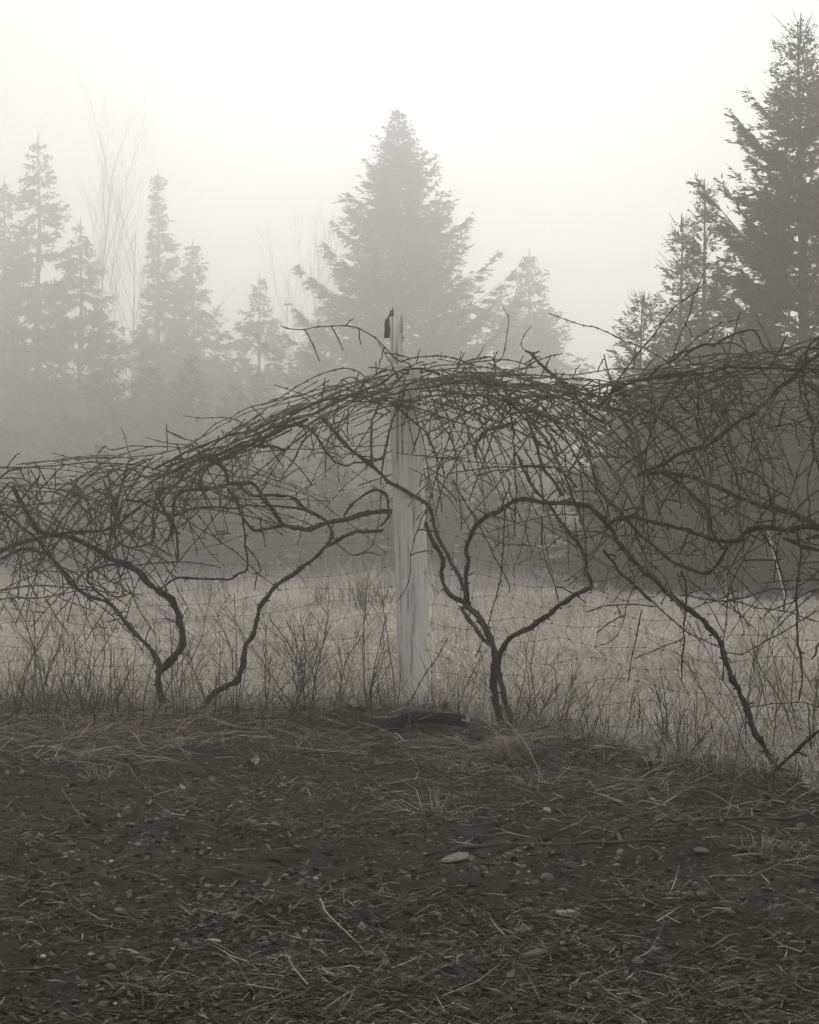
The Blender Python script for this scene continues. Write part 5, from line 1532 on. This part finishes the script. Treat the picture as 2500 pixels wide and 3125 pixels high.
# dry weeds and low bushes out in the field
for k, (xd, yd, hp_, ns, lab) in enumerate(((790, 1290, 75, 26, 'brown clump of dry weeds in the field left of the post'), (700, 1275, 55, 16, 'smaller clump of dry weeds near the leaning stake'),
                                            (445, 1262, 95, 22, 'hazy bare bush at the field edge above the second vine'), (950, 1265, 45, 14, 'dry weeds in the field right of the post'), (1500, 1262, 40, 10, 'dry weeds at the right field edge'))):
    shrub('field_weeds' if k != 2 else 'field_bush', xd, yd, hp_, ns, 0.3 if k != 2 else 0.5, 0.0, (4, 2), lab, 'weeds' if k != 2 else 'bush', 'dry plants out in the field', 800 + k, 0.07, 2.2)

# labels of the small things: which landmark they lie beside
MARKS = [(lr(c, x, y), n_) for c, x, y, n_ in (
    ('R', 670, 672, 'the brightest flat pale slab'), ('R', 475, 738, 'the long tilted flat stone'), ('R', 200, 455, 'the broad thin pale stone under the stick'), ('R', 580, 548, 'the rounded upright chipped stone'),
    ('R', 1070, 313, 'the rounded stone near the slanting vine'), ('R', 150, 818, 'the half buried pale rimmed stone'), ('R', 525, 857, 'the dark bar shaped stone'), ('R', 1522, 1040, 'the corner pebble heap'),
    ('R', 1232, 440, 'the flat pale stone past the stick end'), ('L', 507, 704, 'the smooth egg shaped stone'), ('L', 838, 701, 'the flat tilted pale stone'), ('L', 776, 840, 'the roundest pebble'),
    ('L', 1620, 889, 'the oval stone under the pale straw'), ('L', 1440, 770, 'the bright diagonal straw'), ('L', 862, 100, 'the big crumpled leaf clump'), ('L', 398, 465, 'the small pale leaf on edge'),
    ('L', 122, 748, 'the chalky stone at far left'), ('R', 990, 95, 'the broad flat leaf'), ('R', 590, 282, 'the pale pointed leaf'), ('R', 1525, 462, 'the lone pale leaf at right'), ('R', 1400, 760, 'the two dark stubs at lower right'))]
seen = {}
for px_, py_, what, o in sorted(AUTO, key=lambda a: a[0]):
    (mx_, my_), nm = min(MARKS, key=lambda m_: (m_[0][0] - px_) ** 2 + (2.0 * (m_[0][1] - py_)) ** 2)
    dx_, dy_ = px_ - mx_, 1.6 * (py_ - my_)
    side = ('right of' if dx_ > 0 else 'left of') if abs(dx_) > abs(dy_) else ('in front of' if dy_ > 0 else 'behind')
    seen.setdefault((what, side, nm), []).append((math.hypot(dx_, dy_), o))
for (what, side, nm), lst in seen.items():
    lst.sort(key=lambda a: a[0])
    for q, (_, o) in enumerate(lst):
        far = '' if len(lst) == 1 else ('nearest ', 'second ', 'third ', 'fourth ', 'fifth ', 'sixth ', 'seventh ', 'eighth ', 'ninth ', 'tenth ')[min(q, 9)]
        o['label'] = far + what + ' ' + side + ' ' + nm

# ------------------------------------------------------------------ haze
def box(name, lo, hi):
    x0, y0, z0 = lo; x1, y1, z1 = hi
    V = [(x0, y0, z0), (x1, y0, z0), (x1, y1, z0), (x0, y1, z0), (x0, y0, z1), (x1, y0, z1), (x1, y1, z1), (x0, y1, z1)]
    Qf = [(0, 3, 2, 1), (4, 5, 6, 7), (0, 1, 5, 4), (1, 2, 6, 5), (2, 3, 7, 6), (3, 0, 4, 7)]
    me = bpy.data.meshes.new(name); me.from_pydata(V, [], Qf); me.update()
    o = bpy.data.objects.new(name, me); COL.objects.link(o)
    return o


haze = box('haze', (-118, -22, -1.2), (118, 190, 36.5))
hm = bpy.data.materials.new('haze'); hm.use_nodes = True
nt = hm.node_tree
for n_ in list(nt.nodes): nt.nodes.remove(n_)
ho = nt.nodes.new('ShaderNodeOutputMaterial'); pv = nt.nodes.new('ShaderNodeVolumePrincipled')
pv.inputs['Color'].default_value = (0.995, 0.978, 0.942, 1)
pv.inputs['Density'].default_value = 0.0125
pv.inputs['Anisotropy'].default_value = 0.78
nt.links.new(pv.outputs[0], ho.inputs['Volume'])
haze.data.materials.append(hm)
tag(haze, 'even morning fog filling the air over the whole field', 'fog', kind='stuff')
